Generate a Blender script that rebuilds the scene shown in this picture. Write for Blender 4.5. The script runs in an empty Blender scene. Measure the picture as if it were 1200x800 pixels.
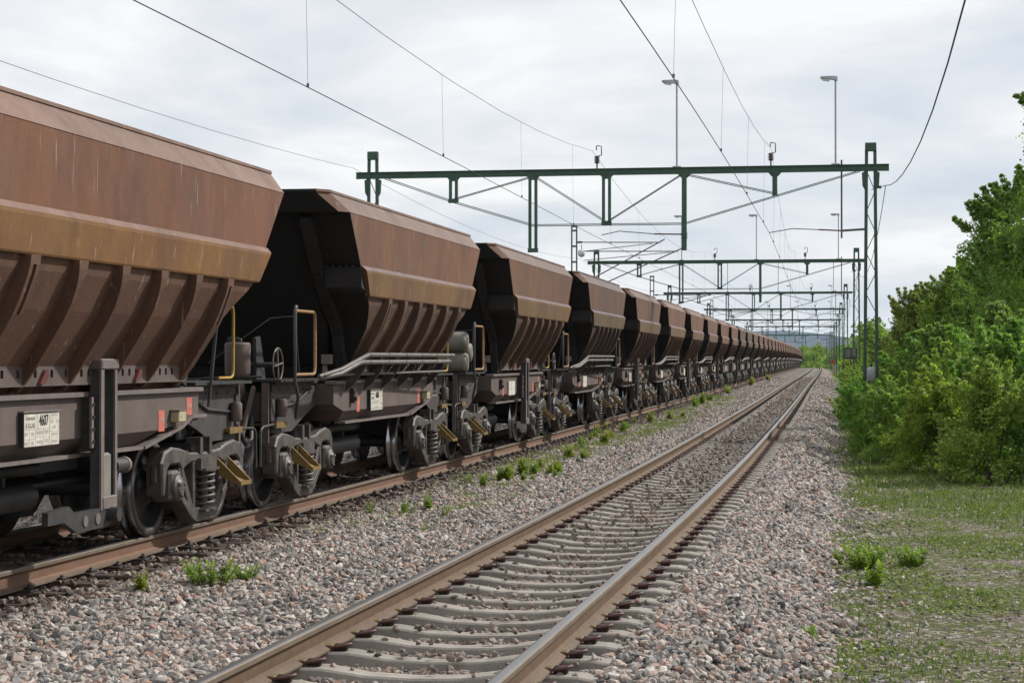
import bpy, math, random
import numpy as np
from mathutils import Vector, Matrix

R = math.radians
rng = np.random.default_rng(7)
random.seed(7)
scn = bpy.context.scene
COL = scn.collection

# ------------------------------------------------------------------ camera
cam_d = bpy.data.cameras.new('camera')
cam_d.sensor_width = 36.0
cam_d.lens = 36.0 * 2251.0 / 1200.0
cam_d.clip_start = 0.1
cam_d.clip_end = 60000
cam = bpy.data.objects.new('camera', cam_d)
cam.location = (0, 0, 1.674)
cam.rotation_euler = (R(90.498), 0, 0)
COL.objects.link(cam)
scn.camera = cam

# ------------------------------------------------------------------ light
SUN_AZ, SUN_EL = R(62), R(41)          # azimuth from +Y towards +X
sun_d = bpy.data.lights.new('sun', 'SUN')
sun_d.energy = 4.6
sun_d.angle = R(2.5)
sun_d.color = (1.0, 0.965, 0.915)
sun = bpy.data.objects.new('sun', sun_d)
sd = Vector((math.sin(SUN_AZ) * math.cos(SUN_EL), math.cos(SUN_AZ) * math.cos(SUN_EL), math.sin(SUN_EL)))
sun.rotation_euler = (-sd).to_track_quat('-Z', 'Y').to_euler()
COL.objects.link(sun)

world = bpy.data.worlds.new('World')
scn.world = world
world.use_nodes = True
wt = world.node_tree
wt.nodes.clear()


def W(t, **k):
    n = wt.nodes.new(t)
    for a, b in k.items():
        setattr(n, a, b)
    return n


def wl(a, b):
    wt.links.new(a, b)


sky = W('ShaderNodeTexSky', sky_type='NISHITA')
sky.sun_disc = False
sky.sun_elevation = SUN_EL
sky.sun_rotation = SUN_AZ
bg1 = W('ShaderNodeBackground')
bg1.inputs[1].default_value = 0.11
wl(sky.outputs[0], bg1.inputs[0])
tc = W('ShaderNodeTexCoord')
sep = W('ShaderNodeSeparateXYZ')
wl(tc.outputs['Generated'], sep.inputs[0])
mx = W('ShaderNodeMath', operation='MAXIMUM')
wl(sep.outputs[2], mx.inputs[0])
mx.inputs[1].default_value = 0.0
ad = W('ShaderNodeMath', operation='ADD')
wl(mx.outputs[0], ad.inputs[0])
ad.inputs[1].default_value = 0.17
dx = W('ShaderNodeMath', operation='DIVIDE')
wl(sep.outputs[0], dx.inputs[0]); wl(ad.outputs[0], dx.inputs[1])
dy = W('ShaderNodeMath', operation='DIVIDE')
wl(sep.outputs[1], dy.inputs[0]); wl(ad.outputs[0], dy.inputs[1])
cb = W('ShaderNodeCombineXYZ')
wl(dx.outputs[0], cb.inputs[0]); wl(dy.outputs[0], cb.inputs[1])
n1 = W('ShaderNodeTexNoise')
n1.inputs['Scale'].default_value = 1.0
n1.inputs['Detail'].default_value = 6
n1.inputs['Roughness'].default_value = 0.56
n1.inputs['Distortion'].default_value = 0.25
wl(cb.outputs[0], n1.inputs['Vector'])
rp = W('ShaderNodeValToRGB')
e = rp.color_ramp.elements
e[0].position = 0.36; e[0].color = (0.64, 0.695, 0.77, 1)
e[1].position = 0.58; e[1].color = (0.96, 0.96, 0.96, 1)
m_ = rp.color_ramp.elements.new(0.48); m_.color = (0.80, 0.822, 0.858, 1)
wl(n1.outputs[0], rp.inputs[0])
bg2 = W('ShaderNodeBackground')
bg2.inputs[1].default_value = 1.05
wl(rp.outputs[0], bg2.inputs[0])
ms = W('ShaderNodeMixShader')
ms.inputs[0].default_value = 0.93
wl(bg1.outputs[0], ms.inputs[1]); wl(bg2.outputs[0], ms.inputs[2])
wo = W('ShaderNodeOutputWorld')
wl(ms.outputs[0], wo.inputs[0])

vs = scn.view_settings
vs.view_transform = 'Standard'
vs.look = 'None'
vs.exposure = 0.0
vs.gamma = 1.0
vs.use_curve_mapping = False
scn.render.engine = 'CYCLES'
scn.cycles.use_denoising = True
scn.cycles.max_bounces = 6
scn.cycles.transparent_max_bounces = 8
scn.cycles.volume_bounces = 0
scn.cycles.caustics_reflective = False
scn.cycles.caustics_refractive = False

# ------------------------------------------------------------------ track alignment
KS = [-60, 0, 40, 90, 160, 260, 400, 480, 560, 700, 950]
KH = [.1918, .1918, .1665, .1628, .166, .162, .157, .149, .115, .0, -.15]
SS = np.arange(-40, 950.01, .5)
HH = np.interp(SS, KS, KH)
i0 = int(40 / .5)
Hm = (HH[1:] + HH[:-1]) / 2
CX = np.concatenate([[0], np.cumsum(np.sin(Hm) * .5)]); CX += -2.76738 - CX[i0]
CY = np.concatenate([[0], np.cumsum(np.cos(Hm) * .5)]); CY += 0 - CY[i0]
TR2 = -4.80          # lateral of the train's track


def drop(s):
    return -7e-6 * np.clip(np.asarray(s) - 200, 0, 600) ** 2


def tpa(s, lat, z=0.0):
    """track coordinates -> world (arrays)"""
    s = np.asarray(s, float)
    x = np.interp(s, SS, CX); y = np.interp(s, SS, CY); a = np.interp(s, SS, HH)
    return np.stack([x + lat * np.cos(a), y - lat * np.sin(a), z + drop(s) + 0 * x], -1)


def tp(s, lat, z=0.0):
    return Vector(tpa(s, lat, z).tolist())


def hd(s):
    return float(np.interp(s, SS, HH))


# ------------------------------------------------------------------ materials
MATS = {}


class NT:
    def __init__(self, name):
        self.m = bpy.data.materials.new(name)
        self.m.use_nodes = True
        self.t = self.m.node_tree
        self.b = self.t.nodes['Principled BSDF']

    def n(self, t, **k):
        x = self.t.nodes.new(t)
        for a, b in k.items():
            setattr(x, a, b)
        return x

    def l(self, a, b):
        self.t.links.new(a, b)

    def coord(self, scale=(1, 1, 1), which='Object'):
        c = self.n('ShaderNodeTexCoord')
        mp = self.n('ShaderNodeMapping')
        mp.inputs['Scale'].default_value = scale
        self.l(c.outputs[which], mp.inputs[0])
        return mp.outputs[0]

    def noise(self, scale, detail=4, rough=.55, vec=None, dist=0):
        x = self.n('ShaderNodeTexNoise')
        x.inputs['Scale'].default_value = scale
        x.inputs['Detail'].default_value = detail
        x.inputs['Roughness'].default_value = rough
        x.inputs['Distortion'].default_value = dist
        if vec is not None:
            self.l(vec, x.inputs['Vector'])
        return x.outputs[0]

    def ramp(self, fac, stops):
        x = self.n('ShaderNodeValToRGB')
        el = x.color_ramp.elements
        while len(el) < len(stops):
            el.new(.5)
        for q, (p, c) in zip(el, stops):
            q.position = p
            q.color = (*c, 1) if len(c) == 3 else c
        self.l(fac, x.inputs[0])
        return x.outputs[0]

    def mix(self, f, a, b, mode='MIX'):
        x = self.n('ShaderNodeMix', data_type='RGBA', blend_type=mode)
        for sock, v in ((x.inputs[0], f), (x.inputs[6], a), (x.inputs[7], b)):
            if isinstance(v, (int, float)):
                sock.default_value = v
            elif isinstance(v, tuple):
                sock.default_value = (*v, 1)
            else:
                self.l(v, sock)
        return x.outputs[2]

    def bump(self, h, strength=.3, dist=.01):
        x = self.n('ShaderNodeBump')
        x.inputs['Strength'].default_value = strength
        x.inputs['Distance'].default_value = dist
        self.l(h, x.inputs['Height'])
        self.l(x.outputs[0], self.b.inputs['Normal'])

    def base(self, c):
        if isinstance(c, tuple):
            self.b.inputs['Base Color'].default_value = (*c, 1)
        else:
            self.l(c, self.b.inputs['Base Color'])

    def rm(self, rough, metal=0.0, spec=.5):
        if isinstance(rough, (int, float)):
            self.b.inputs['Roughness'].default_value = rough
        else:
            self.l(rough, self.b.inputs['Roughness'])
        self.b.inputs['Metallic'].default_value = metal
        self.b.inputs['Specular IOR Level'].default_value = spec


def painted(name, c, c2=None, rough=.6, metal=0, spec=.4, scale=6, bump=.15):
    t = NT(name)
    c2 = c2 or tuple(q * .6 for q in c)
    f = t.noise(scale, 6, .65, t.coord())
    t.base(t.ramp(f, [(.3, c2), (.62, c)]))
    t.rm(rough, metal, spec)
    if bump:
        t.bump(t.noise(scale * 7, 3, .6, t.coord()), bump, .004)
    MATS[name] = t.m
    return t.m


def rust(name, ca, cbn, cc, streak=(.30, .235, .20), stf=.5, ochre=0):
    """weathered steel: blotches, vertical run-off streaks and pale drips; tinted per wagon by object colour"""
    t = NT(name)
    oi = t.n('ShaderNodeObjectInfo')
    off = t.n('ShaderNodeVectorMath', operation='SCALE')
    cx = t.n('ShaderNodeCombineXYZ')
    for i in range(3):
        t.l(oi.outputs['Random'], cx.inputs[i])
    t.l(cx.outputs[0], off.inputs[0]); off.inputs['Scale'].default_value = 91.0
    c = t.n('ShaderNodeTexCoord')
    addv = t.n('ShaderNodeVectorMath', operation='ADD')
    t.l(c.outputs['Object'], addv.inputs[0]); t.l(off.outputs[0], addv.inputs[1])
    P = addv.outputs[0]

    def mp(s):
        m = t.n('ShaderNodeMapping'); m.inputs['Scale'].default_value = s; t.l(P, m.inputs[0]); return m.outputs[0]
    big = t.noise(1.0, 5, .6, mp((1.1, 1.1, .6)))
    col = t.ramp(big, [(.32, cbn), (.5, ca), (.7, cc)])
    st = t.noise(1.0, 7, .75, mp((3.2, 3.2, 1.1)))
    col = t.mix(t.ramp(st, [(.42, (0, 0, 0)), (.75, (stf, stf, stf))]), col, streak)
    dk = t.noise(1.0, 6, .75, mp((2.0, 2.0, .75)))
    col = t.mix(t.ramp(dk, [(.36, (.35, .35, .35)), (.52, (0, 0, 0))]), col, tuple(q * .5 for q in cbn))
    dr = t.noise(1.0, 1, .4, mp((30, 30, 1.7)))
    drm = t.ramp(dr, [(.70, (0, 0, 0)), (.77, (.34, .34, .34))])
    col = t.mix(drm, col, (.46, .41, .38))
    gr = t.noise(60, 3, .6, P)
    col = t.mix(.25, col, t.ramp(gr, [(.3, (.55, .55, .55)), (.7, (1.35, 1.3, 1.25))]), 'MULTIPLY')
    col = t.mix(1.0, col, oi.outputs['Color'], 'MULTIPLY')
    t.base(col)
    t.rm(.72, 0, .35)
    hsum = t.n('ShaderNodeMath', operation='MULTIPLY_ADD')
    t.l(t.noise(1.6, 2, .5, P), hsum.inputs[0]); hsum.inputs[1].default_value = 3.0
    t.l(t.noise(18, 4, .6, P), hsum.inputs[2])
    t.bump(hsum.outputs[0], .22, .012)
    MATS[name] = t.m


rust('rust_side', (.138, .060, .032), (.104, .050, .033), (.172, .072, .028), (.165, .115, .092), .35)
rust('rust_top', (.148, .092, .072), (.120, .075, .060), (.165, .100, .075), (.24, .185, .165), .45)
rust('rust_belt', (.155, .078, .026), (.120, .058, .026), (.188, .102, .024), (.17, .105, .056), .35)
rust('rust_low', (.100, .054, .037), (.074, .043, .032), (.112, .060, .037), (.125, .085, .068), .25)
painted('end_shade', (.014, .0125, .012), (.009, .0085, .0085), .85)  # near-black: deep shade between the wagons painted into the end walls
painted('end_steel_shade', (.022, .0195, .0185), (.015, .0135, .0135), .8)  # end ribs and beams: shade of the gap painted in, slightly lighter
painted('frame', (.118, .088, .077), (.078, .058, .051), .7, scale=3)
painted('frame_dark', (.056, .049, .045), (.03, .026, .025), .7, scale=4)
painted('cast', (.105, .090, .079), (.036, .031, .028), .5, .2, .5, scale=9, bump=.4)
painted('cast_dark', (.05, .048, .047), (.025, .024, .024), .55, .2, .5, scale=9)
painted('wheel_web', (.04, .042, .045), (.025, .025, .027), .32, .5, .5, scale=5)
painted('tread', (.42, .43, .46), (.3, .3, .32), .22, 1.0)
painted('wheel_rim', (.10, .088, .08), (.06, .052, .048), .45, .4)
painted('gold', (.20, .125, .035), (.11, .07, .025), .6, scale=12)
painted('ochre_rail', (.30, .175, .075), (.19, .10, .05), .55, scale=14)
painted('yellow', (.46, .28, .03), (.30, .17, .03), .5, scale=14)
painted('tube_steel', (.16, .142, .128), (.095, .082, .073), .55, .2)
painted('post_dark', (.075, .072, .078), (.045, .043, .046), .55)
painted('post_face', (.17, .14, .13), (.12, .095, .085), .6)
painted('tank', (.20, .188, .155), (.12, .112, .09), .6, scale=5)
painted('white_plate', (.62, .585, .50), (.42, .39, .325), .55, scale=9, bump=0)
painted('print_black', (.02, .02, .02), (.03, .03, .03), .6, bump=0)
painted('print_grey', (.35, .34, .32), (.45, .44, .4), .6, bump=0)
painted('red_panel', (.50, .14, .10), (.34, .09, .07), .6, scale=11, bump=0)
painted('pale_paint', (.6, .52, .42), (.45, .38, .3), .6, bump=0)
painted('cream_box', (.40, .36, .23), (.3, .27, .17), .6)
painted('gantry_green', (.048, .110, .072), (.034, .066, .047), .5, scale=4)
painted('gantry_grey', (.12, .125, .13), (.07, .075, .08), .5, .3, scale=4)
painted('wire', (.035, .035, .037), (.02, .02, .02), .5, .5, bump=0)
painted('wire_thin', (.16, .165, .17), (.12, .12, .12), .5, .3, bump=0)
painted('insulator', (.03, .016, .014), (.018, .01, .01), .25, 0, .6, bump=0)
painted('insulator_red', (.13, .032, .027), (.07, .02, .018), .5, bump=0)
painted('lamp_metal', (.42, .43, .45), (.3, .31, .33), .4, .3)
painted('lamp_glass', (.62, .62, .6), (.5, .5, .5), .2)
painted('box_grey', (.38, .40, .43), (.28, .3, .33), .5)
painted('sign_dark', (.05, .052, .05), (.03, .03, .03), .6)
painted('sign_patch', (.14, .15, .11), (.1, .11, .08), .7)
painted('signal_red', (.55, .05, .025), (.4, .03, .02), .5)
painted('signal_yellow', (.5, .36, .05), (.4, .3, .04), .5)
painted('wood_sleeper', (.075, .055, .043), (.035, .026, .021), .85, scale=8, bump=.5)
painted('iron_chair', (.04, .03, .026), (.022, .017, .015), .7, scale=20)
painted('clip_iron', (.05, .026, .022), (.02, .014, .013), .45, .3, scale=30)
painted('clip_rust', (.13, .062, .052), (.05, .028, .025), .5, .2, scale=30)
painted('clip_pad', (.19, .14, .055), (.10, .075, .03), .5, scale=20)


def m_sleeper():
    t = NT('concrete_sleeper')
    P = t.coord((1, 1, 1))
    oi = t.n('ShaderNodeObjectInfo')
    f = t.noise(3, 6, .7, P)
    c = t.ramp(f, [(.3, (.205, .188, .165)), (.55, (.295, .273, .242)), (.75, (.37, .345, .305))])
    g = t.noise(90, 3, .6, P)
    c = t.mix(.4, c, t.ramp(g, [(.35, (.6, .6, .6)), (.65, (1.2, 1.2, 1.2))]), 'MULTIPLY')
    c = t.mix(.5, c, t.ramp(oi.outputs['Random'], [(0, (.8, .78, .75)), (1, (1.12, 1.1, 1.08))]), 'MULTIPLY')
    st = t.noise(1, 3, .6, t.coord((2.2, 12, 2)))
    c = t.mix(t.ramp(st, [(.52, (0, 0, 0)), (.75, (.55, .55, .55))]), c, (.115, .085, .065))
    t.base(c); t.rm(.88, 0, .25)
    t.bump(t.noise(70, 4, .6, P), .35, .004)
    MATS['concrete_sleeper'] = t.m


m_sleeper()


def m_rail(name, a, b):
    t = NT(name)
    f = t.noise(2.2, 6, .7, t.coord((1, 1, 6)))
    c = t.ramp(f, [(.3, b), (.65, a)])
    c = t.mix(t.ramp(t.noise(14, 4, .6, t.coord()), [(.45, (0, 0, 0)), (.8, (.4, .4, .4))]), c, (.19, .132, .085))
    t.base(c); t.rm(.75, .0, .3)
    t.bump(t.noise(60, 4, .6, t.coord()), .25, .003)
    MATS[name] = t.m


m_rail('rail_rust', (.118, .070, .038), (.082, .050, .030))
m_rail('rail_rust_red', (.175, .092, .056), (.11, .062, .042))
m_rail('rail_foot', (.140, .100, .068), (.095, .068, .047))
t = NT('rail_steel')
t.base(t.ramp(t.noise(1, 4, .6, t.coord((.6, .6, 1))), [(.3, (.17, .16, .155)), (.7, (.26, .25, .242))])); t.rm(.33, .8)
MATS['rail_steel'] = t.m
t = NT('rail_head_side')
t.base(t.ramp(t.noise(3, 4, .6, t.coord()), [(.3, (.120, .088, .060)), (.7, (.175, .135, .098))])); t.rm(.55, .15)
MATS['rail_head_side'] = t.m

STONE = [(0.0, (.105, .103, .104)), (.10, (.205, .198, .194)), (.24, (.33, .296, .264)), (.40, (.40, .318, .275)),
         (.54, (.275, .256, .243)), (.65, (.455, .402, .357)), (.76, (.375, .250, .198)), (.84, (.325, .301, .279)), (.92, (.53, .495, .455))]
t = NT('stone')
oi = t.n('ShaderNodeObjectInfo')
c = t.ramp(oi.outputs['Random'], STONE)
MATS['stone'] = t.m
c.node.color_ramp.interpolation = 'CONSTANT'
c = t.mix(.5, c, t.ramp(t.noise(26, 4, .7, t.coord()), [(.3, (.6, .58, .56)), (.7, (1.35, 1.33, 1.3))]), 'MULTIPLY')
att = t.n('ShaderNodeAttribute', attribute_type='INSTANCER', attribute_name='stain')
c = t.mix(att.outputs['Fac'], c, (.118, .078, .056))
t.base(c); t.rm(.85, 0, .3)
t.bump(t.noise(40, 4, .6, t.coord()), .5, .01)


def m_gravel():
    t = NT('ballast')
    P = t.coord((1, 1, 1))
    v = t.n('ShaderNodeTexVoronoi'); v.inputs['Scale'].default_value = 19
    t.l(P, v.inputs['Vector'])
    sp = t.n('ShaderNodeSeparateColor'); t.l(v.outputs['Color'], sp.inputs[0])
    c = t.ramp(sp.outputs[0], STONE)
    c.node.color_ramp.interpolation = 'CONSTANT'
    edge = t.ramp(v.outputs['Distance'], [(.22, (1, 1, 1)), (.62, (.34, .32, .31))])
    c = t.mix(.9, c, edge, 'MULTIPLY')
    big = t.noise(.35, 4, .6, P)
    c = t.mix(.8, c, t.ramp(big, [(.3, (.85, .84, .85)), (.7, (1.1, 1.06, 1.0))]), 'MULTIPLY')
    t.base(c); t.rm(.9, 0, .2)
    inv = t.n('ShaderNodeMath', operation='SUBTRACT'); inv.inputs[0].default_value = 1
    t.l(v.outputs['Distance'], inv.inputs[1])
    t.bump(inv.outputs[0], .9, .05)
    MATS['ballast'] = t.m


m_gravel()


def m_ground():
    t = NT('verge_soil')
    P = t.coord((1, 1, 1))
    a = t.noise(1.7, 7, .7, P)
    b = t.noise(30, 5, .7, P)
    soil = t.ramp(b, [(.3, (.070, .057, .045)), (.5, (.125, .104, .084)), (.7, (.205, .176, .150))])
    moss = t.ramp(b, [(.3, (.034, .045, .012)), (.55, (.075, .09, .024)), (.75, (.12, .12, .05))])
    c = t.mix(t.ramp(a, [(.40, (0, 0, 0)), (.53, (1, 1, 1))]), soil, moss)
    v = t.n('ShaderNodeTexVoronoi'); v.inputs['Scale'].default_value = 22
    t.l(P, v.inputs['Vector'])
    sp = t.n('ShaderNodeSeparateColor'); t.l(v.outputs['Color'], sp.inputs[0])
    c = t.mix(t.ramp(sp.outputs[1], [(.72, (0, 0, 0)), (.76, (.75, .75, .75))]), c, t.ramp(sp.outputs[0], [(0, (.14, .13, .12)), (.5, (.28, .23, .19)), (1, (.36, .33, .3))]))
    # farther off the soil is grown over
    ln = t.n('ShaderNodeVectorMath', operation='LENGTH'); t.l(P, ln.inputs[0])
    mr = t.n('ShaderNodeMapRange'); mr.inputs[1].default_value = 45; mr.inputs[2].default_value = 110
    t.l(ln.outputs['Value'], mr.inputs[0])
    grass = t.ramp(t.noise(.2, 6, .7, P), [(.3, (.05, .085, .02)), (.7, (.11, .16, .035))])
    c = t.mix(mr.outputs[0], c, grass)
    t.base(c); t.rm(.95, 0, .15)
    t.bump(b, .6, .04)
    MATS['verge_soil'] = t.m


m_ground()


def leaf_mat(name, dark, mid, light, transl=.35, rough=.5):
    m = bpy.data.materials.new(name); m.use_nodes = True
    t = m.node_tree; t.nodes.clear()
    g = t.nodes.new('ShaderNodeNewGeometry')
    r = t.nodes.new('ShaderNodeValToRGB')
    el = r.color_ramp.elements; el.new(.5)
    for q, (p, c) in zip(el, ((0, dark), (.55, mid), (1, light))):
        q.position = p; q.color = (*c, 1)
    t.links.new(g.outputs['Random Per Island'], r.inputs[0])
    oi = t.nodes.new('ShaderNodeObjectInfo')
    mu = t.nodes.new('ShaderNodeMix'); mu.data_type = 'RGBA'; mu.blend_type = 'MULTIPLY'; mu.inputs[0].default_value = 1
    t.links.new(r.outputs[0], mu.inputs[6]); t.links.new(oi.outputs['Color'], mu.inputs[7])
    p = t.nodes.new('ShaderNodeBsdfPrincipled')
    p.inputs['Roughness'].default_value = rough
    p.inputs['Specular IOR Level'].default_value = .35
    t.links.new(mu.outputs[2], p.inputs['Base Color'])
    tr = t.nodes.new('ShaderNodeBsdfTranslucent')
    br = t.nodes.new('ShaderNodeMix'); br.data_type = 'RGBA'; br.blend_type = 'MULTIPLY'; br.inputs[0].default_value = 1
    t.links.new(mu.outputs[2], br.inputs[6]); br.inputs[7].default_value = (1.3, 1.55, .6, 1)
    t.links.new(br.outputs[2], tr.inputs[0])
    mxs = t.nodes.new('ShaderNodeMixShader'); mxs.inputs[0].default_value = transl
    t.links.new(p.outputs[0], mxs.inputs[1]); t.links.new(tr.outputs[0], mxs.inputs[2])
    o = t.nodes.new('ShaderNodeOutputMaterial')
    t.links.new(mxs.outputs[0], o.inputs[0])
    MATS[name] = m


leaf_mat('leaf', (.115, .175, .048), (.20, .28, .072), (.30, .385, .13), .5)
leaf_mat('leaf_far', (.095, .15, .034), (.165, .235, .05), (.24, .30, .075), .4, .7)
leaf_mat('weed_leaf', (.12, .175, .04), (.20, .272, .065), (.30, .365, .105), .45)
leaf_mat('grass_blade', (.06, .10, .02), (.11, .155, .034), (.19, .205, .075), .35, .7)
leaf_mat('clover', (.075, .105, .018), (.135, .175, .03), (.21, .24, .055), .35, .7)
painted('flower', (.75, .74, .68), (.6, .6, .55), .8, bump=0)
painted('bark', (.11, .095, .08), (.05, .043, .036), .9, scale=14, bump=.5)
painted('hill_forest', (.04, .06, .065), (.03, .046, .052), .95, scale=.004, bump=0)
painted('far_post', (.13, .14, .14), (.09, .1, .1), .6)


# ------------------------------------------------------------------ mesh helpers
class MB:
    def __init__(self):
        self.v = []; self.f = []; self.m = []; self.sm = []

    def add(self, vs_, fs, mi=0, smooth=False):
        o = len(self.v)
        self.v += [tuple(q) for q in vs_]
        for f in fs:
            self.f.append(tuple(i + o for i in f)); self.m.append(mi); self.sm.append(smooth)

    def box(self, x0, x1, y0, y1, z0, z1, mi=0):
        x0, x1 = min(x0, x1), max(x0, x1); y0, y1 = min(y0, y1), max(y0, y1); z0, z1 = min(z0, z1), max(z0, z1)
        self.add([(x0, y0, z0), (x1, y0, z0), (x1, y1, z0), (x0, y1, z0), (x0, y0, z1), (x1, y0, z1), (x1, y1, z1), (x0, y1, z1)],
                 [(0, 3, 2, 1), (4, 5, 6, 7), (0, 1, 5, 4), (1, 2, 6, 5), (2, 3, 7, 6), (3, 0, 4, 7)], mi)

    def bbox(self, x0, x1, y0, y1, z0, z1, b=.01, mi=0):
        """box with chamfered edges along all axes"""
        x0, x1 = min(x0, x1), max(x0, x1); y0, y1 = min(y0, y1), max(y0, y1); z0, z1 = min(z0, z1), max(z0, z1)
        P = []
        for z, k in ((z0, b), (z0 + b, 0), (z1 - b, 0), (z1, b)):
            P.append([(x0 + b + k * .5, y0 + k), (x1 - b - k * .5, y0 + k), (x1 - k, y0 + b + k * .5), (x1 - k, y1 - b - k * .5),
                      (x1 - b - k * .5, y1 - k), (x0 + b + k * .5, y1 - k), (x0 + k, y1 - b - k * .5), (x0 + k, y0 + b + k * .5)])
        vs_ = []
        for (z, pts) in zip((z0, z0 + b, z1 - b, z1), P):
            vs_ += [(x, y, z) for x, y in pts]
        fs = []
        for r in range(3):
            for i in range(8):
                j = (i + 1) % 8
                fs.append((r * 8 + i, r * 8 + j, r * 8 + 8 + j, r * 8 + 8 + i))
        fs.append(tuple(range(7, -1, -1))); fs.append(tuple(range(24, 32)))
        self.add(vs_, fs, mi)

    def prism(self, pts, a, b, axis='y', mi=0):
        """polygon pts (2-D) extruded from a to b along axis. axis y: pts=(x,z); x: pts=(y,z); z: pts=(x,y)"""
        n = len(pts)

        def P(p, k):
            return {'y': (p[0], k, p[1]), 'x': (k, p[0], p[1]), 'z': (p[0], p[1], k)}[axis]
        vs_ = [P(p, a) for p in pts] + [P(p, b) for p in pts]
        fs = [tuple(range(n)), tuple(range(2 * n - 1, n - 1, -1))]
        for i in range(n):
            j = (i + 1) % n
            fs.append((i, i + n, j + n, j))
        self.add(vs_, fs, mi)

    def tube(self, path, r, seg=8, mi=0, cap=True):
        path = [Vector(p) for p in path]
        n = len(path)
        rs = r if isinstance(r, (list, tuple)) else [r] * n
        vs_ = []; fs = []
        prev = None
        for i, p in enumerate(path):
            d = (path[min(i + 1, n - 1)] - path[max(i - 1, 0)]).normalized()
            if prev is None:
                u = d.orthogonal().normalized()
            else:
                u = (prev - d * prev.dot(d))
                u = u.normalized() if u.length > 1e-6 else d.orthogonal().normalized()
            prev = u
            w = d.cross(u)
            for k in range(seg):
                a = 2 * math.pi * k / seg
                vs_.append(p + (u * math.cos(a) + w * math.sin(a)) * rs[i])
        for i in range(n - 1):
            for k in range(seg):
                j = (k + 1) % seg
                fs.append((i * seg + k, i * seg + j, (i + 1) * seg + j, (i + 1) * seg + k))
        self.add(vs_, fs, mi, seg > 4)
        if cap:
            self.add([vs_[k] for k in range(seg)], [tuple(range(seg - 1, -1, -1))], mi)
            self.add([vs_[(n - 1) * seg + k] for k in range(seg)], [tuple(range(seg))], mi)

    def lathe(self, prof, c, axis='y', seg=32, mis=None, mi=0):
        """prof: (r, t) along axis from centre c"""
        vs_ = []; n = len(prof)
        for r, tt in prof:
            for k in range(seg):
                a = 2 * math.pi * k / seg
                p, q = r * math.cos(a), r * math.sin(a)
                vs_.append({'y': (c[0] + p, c[1] + tt, c[2] + q), 'z': (c[0] + p, c[1] + q, c[2] + tt), 'x': (c[0] + tt, c[1] + p, c[2] + q)}[axis])
        o = len(self.v)
        self.v += vs_
        for i in range(n - 1):
            for k in range(seg):
                j = (k + 1) % seg
                self.f.append((o + i * seg + k, o + i * seg + j, o + (i + 1) * seg + j, o + (i + 1) * seg + k))
                self.m.append(mis[i] if mis else mi); self.sm.append(True)
        self.add(vs_[:seg], [tuple(range(seg - 1, -1, -1))], mis[0] if mis else mi)
        self.add(vs_[-seg:], [tuple(range(seg))], mis[-1] if mis else mi)

    def bar(self, a, b, w, h, up=(0, 0, 1), mi=0):
        a, b = Vector(a), Vector(b); d = (b - a).normalized(); up = Vector(up)
        s = d.cross(up)
        if s.length < 1e-5:
            s = d.cross(Vector((0, 1, 0)))
        s.normalize(); u = s.cross(d).normalized()
        vs_ = []
        for p in (a, b):
            for x, y in ((-1, -1), (1, -1), (1, 1), (-1, 1)):
                vs_.append(p + s * (x * w / 2) + u * (y * h / 2))
        self.add(vs_, [(0, 3, 2, 1), (4, 5, 6, 7), (0, 1, 5, 4), (1, 2, 6, 5), (2, 3, 7, 6), (3, 0, 4, 7)], mi)

    def mesh(self, name, mats):
        me = bpy.data.meshes.new(name)
        me.from_pydata(self.v, [], self.f)
        for q in ([mats] if isinstance(mats, str) else mats):
            me.materials.append(MATS[q])
        me.polygons.foreach_set('material_index', self.m)
        me.polygons.foreach_set('use_smooth', self.sm)
        me.validate(verbose=False)
        # outward normals are not needed by the shaders, but keep them consistent
        me.update()
        return me

    def build(self, name, mats, parent=None):
        return link(name, self.mesh(name, mats), parent)


def link(name, data, parent=None):
    o = bpy.data.objects.new(name, data)
    COL.objects.link(o)
    if parent is not None:
        o.parent = parent
    return o


def tag(o, label, cat, group=None):
    o['label'] = label; o['category'] = cat
    if group:
        o['group'] = group
    return o


def empty(name, loc=(0, 0, 0), rz=0.0, label=None, cat=None, group=None, parent=None):
    o = bpy.data.objects.new(name, None)
    o.empty_display_size = .2
    COL.objects.link(o)
    o.location = loc; o.rotation_euler = (0, 0, rz)
    if label:
        tag(o, label, cat, group)
    if parent is not None:
        o.parent = parent
    return o


def copy_tree(o, parent=None):
    c = o.copy()
    COL.objects.link(c)
    c.parent = parent
    for ch in list(o.children):
        copy_tree(ch, c)
    return c


def raw_mesh(name, verts, faces, mats, midx=None, smooth=False):
    """fast mesh from numpy arrays; faces (n,k)"""
    me = bpy.data.meshes.new(name)
    nv, nf, k = len(verts), len(faces), faces.shape[1]
    me.vertices.add(nv); me.loops.add(nf * k); me.polygons.add(nf)
    me.vertices.foreach_set('co', np.ascontiguousarray(verts, np.float32).ravel())
    me.polygons.foreach_set('loop_start', np.arange(0, nf * k, k, dtype=np.int32))
    me.loops.foreach_set('vertex_index', np.ascontiguousarray(faces, np.int32).ravel())
    if midx is not None:
        me.polygons.foreach_set('material_index', np.ascontiguousarray(midx, np.int32))
    me.polygons.foreach_set('use_smooth', np.full(nf, smooth))
    for q in ([mats] if isinstance(mats, str) else mats):
        me.materials.append(MATS[q])
    me.update(calc_edges=True)
    return me


def struct(o, kind='structure'):
    o['kind'] = kind
    return o


def smooth_noise(x, y, seed=0):
    """cheap sum of sines, vectorised"""
    r = np.random.default_rng(seed)
    v = 0 * x
    for k in range(7):
        a = r.uniform(0, 6.28); f = r.uniform(.5, 2.2); ph = r.uniform(0, 6.28)
        v = v + np.sin((x * math.cos(a) + y * math.sin(a)) * f + ph)
    return v / 7


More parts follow.
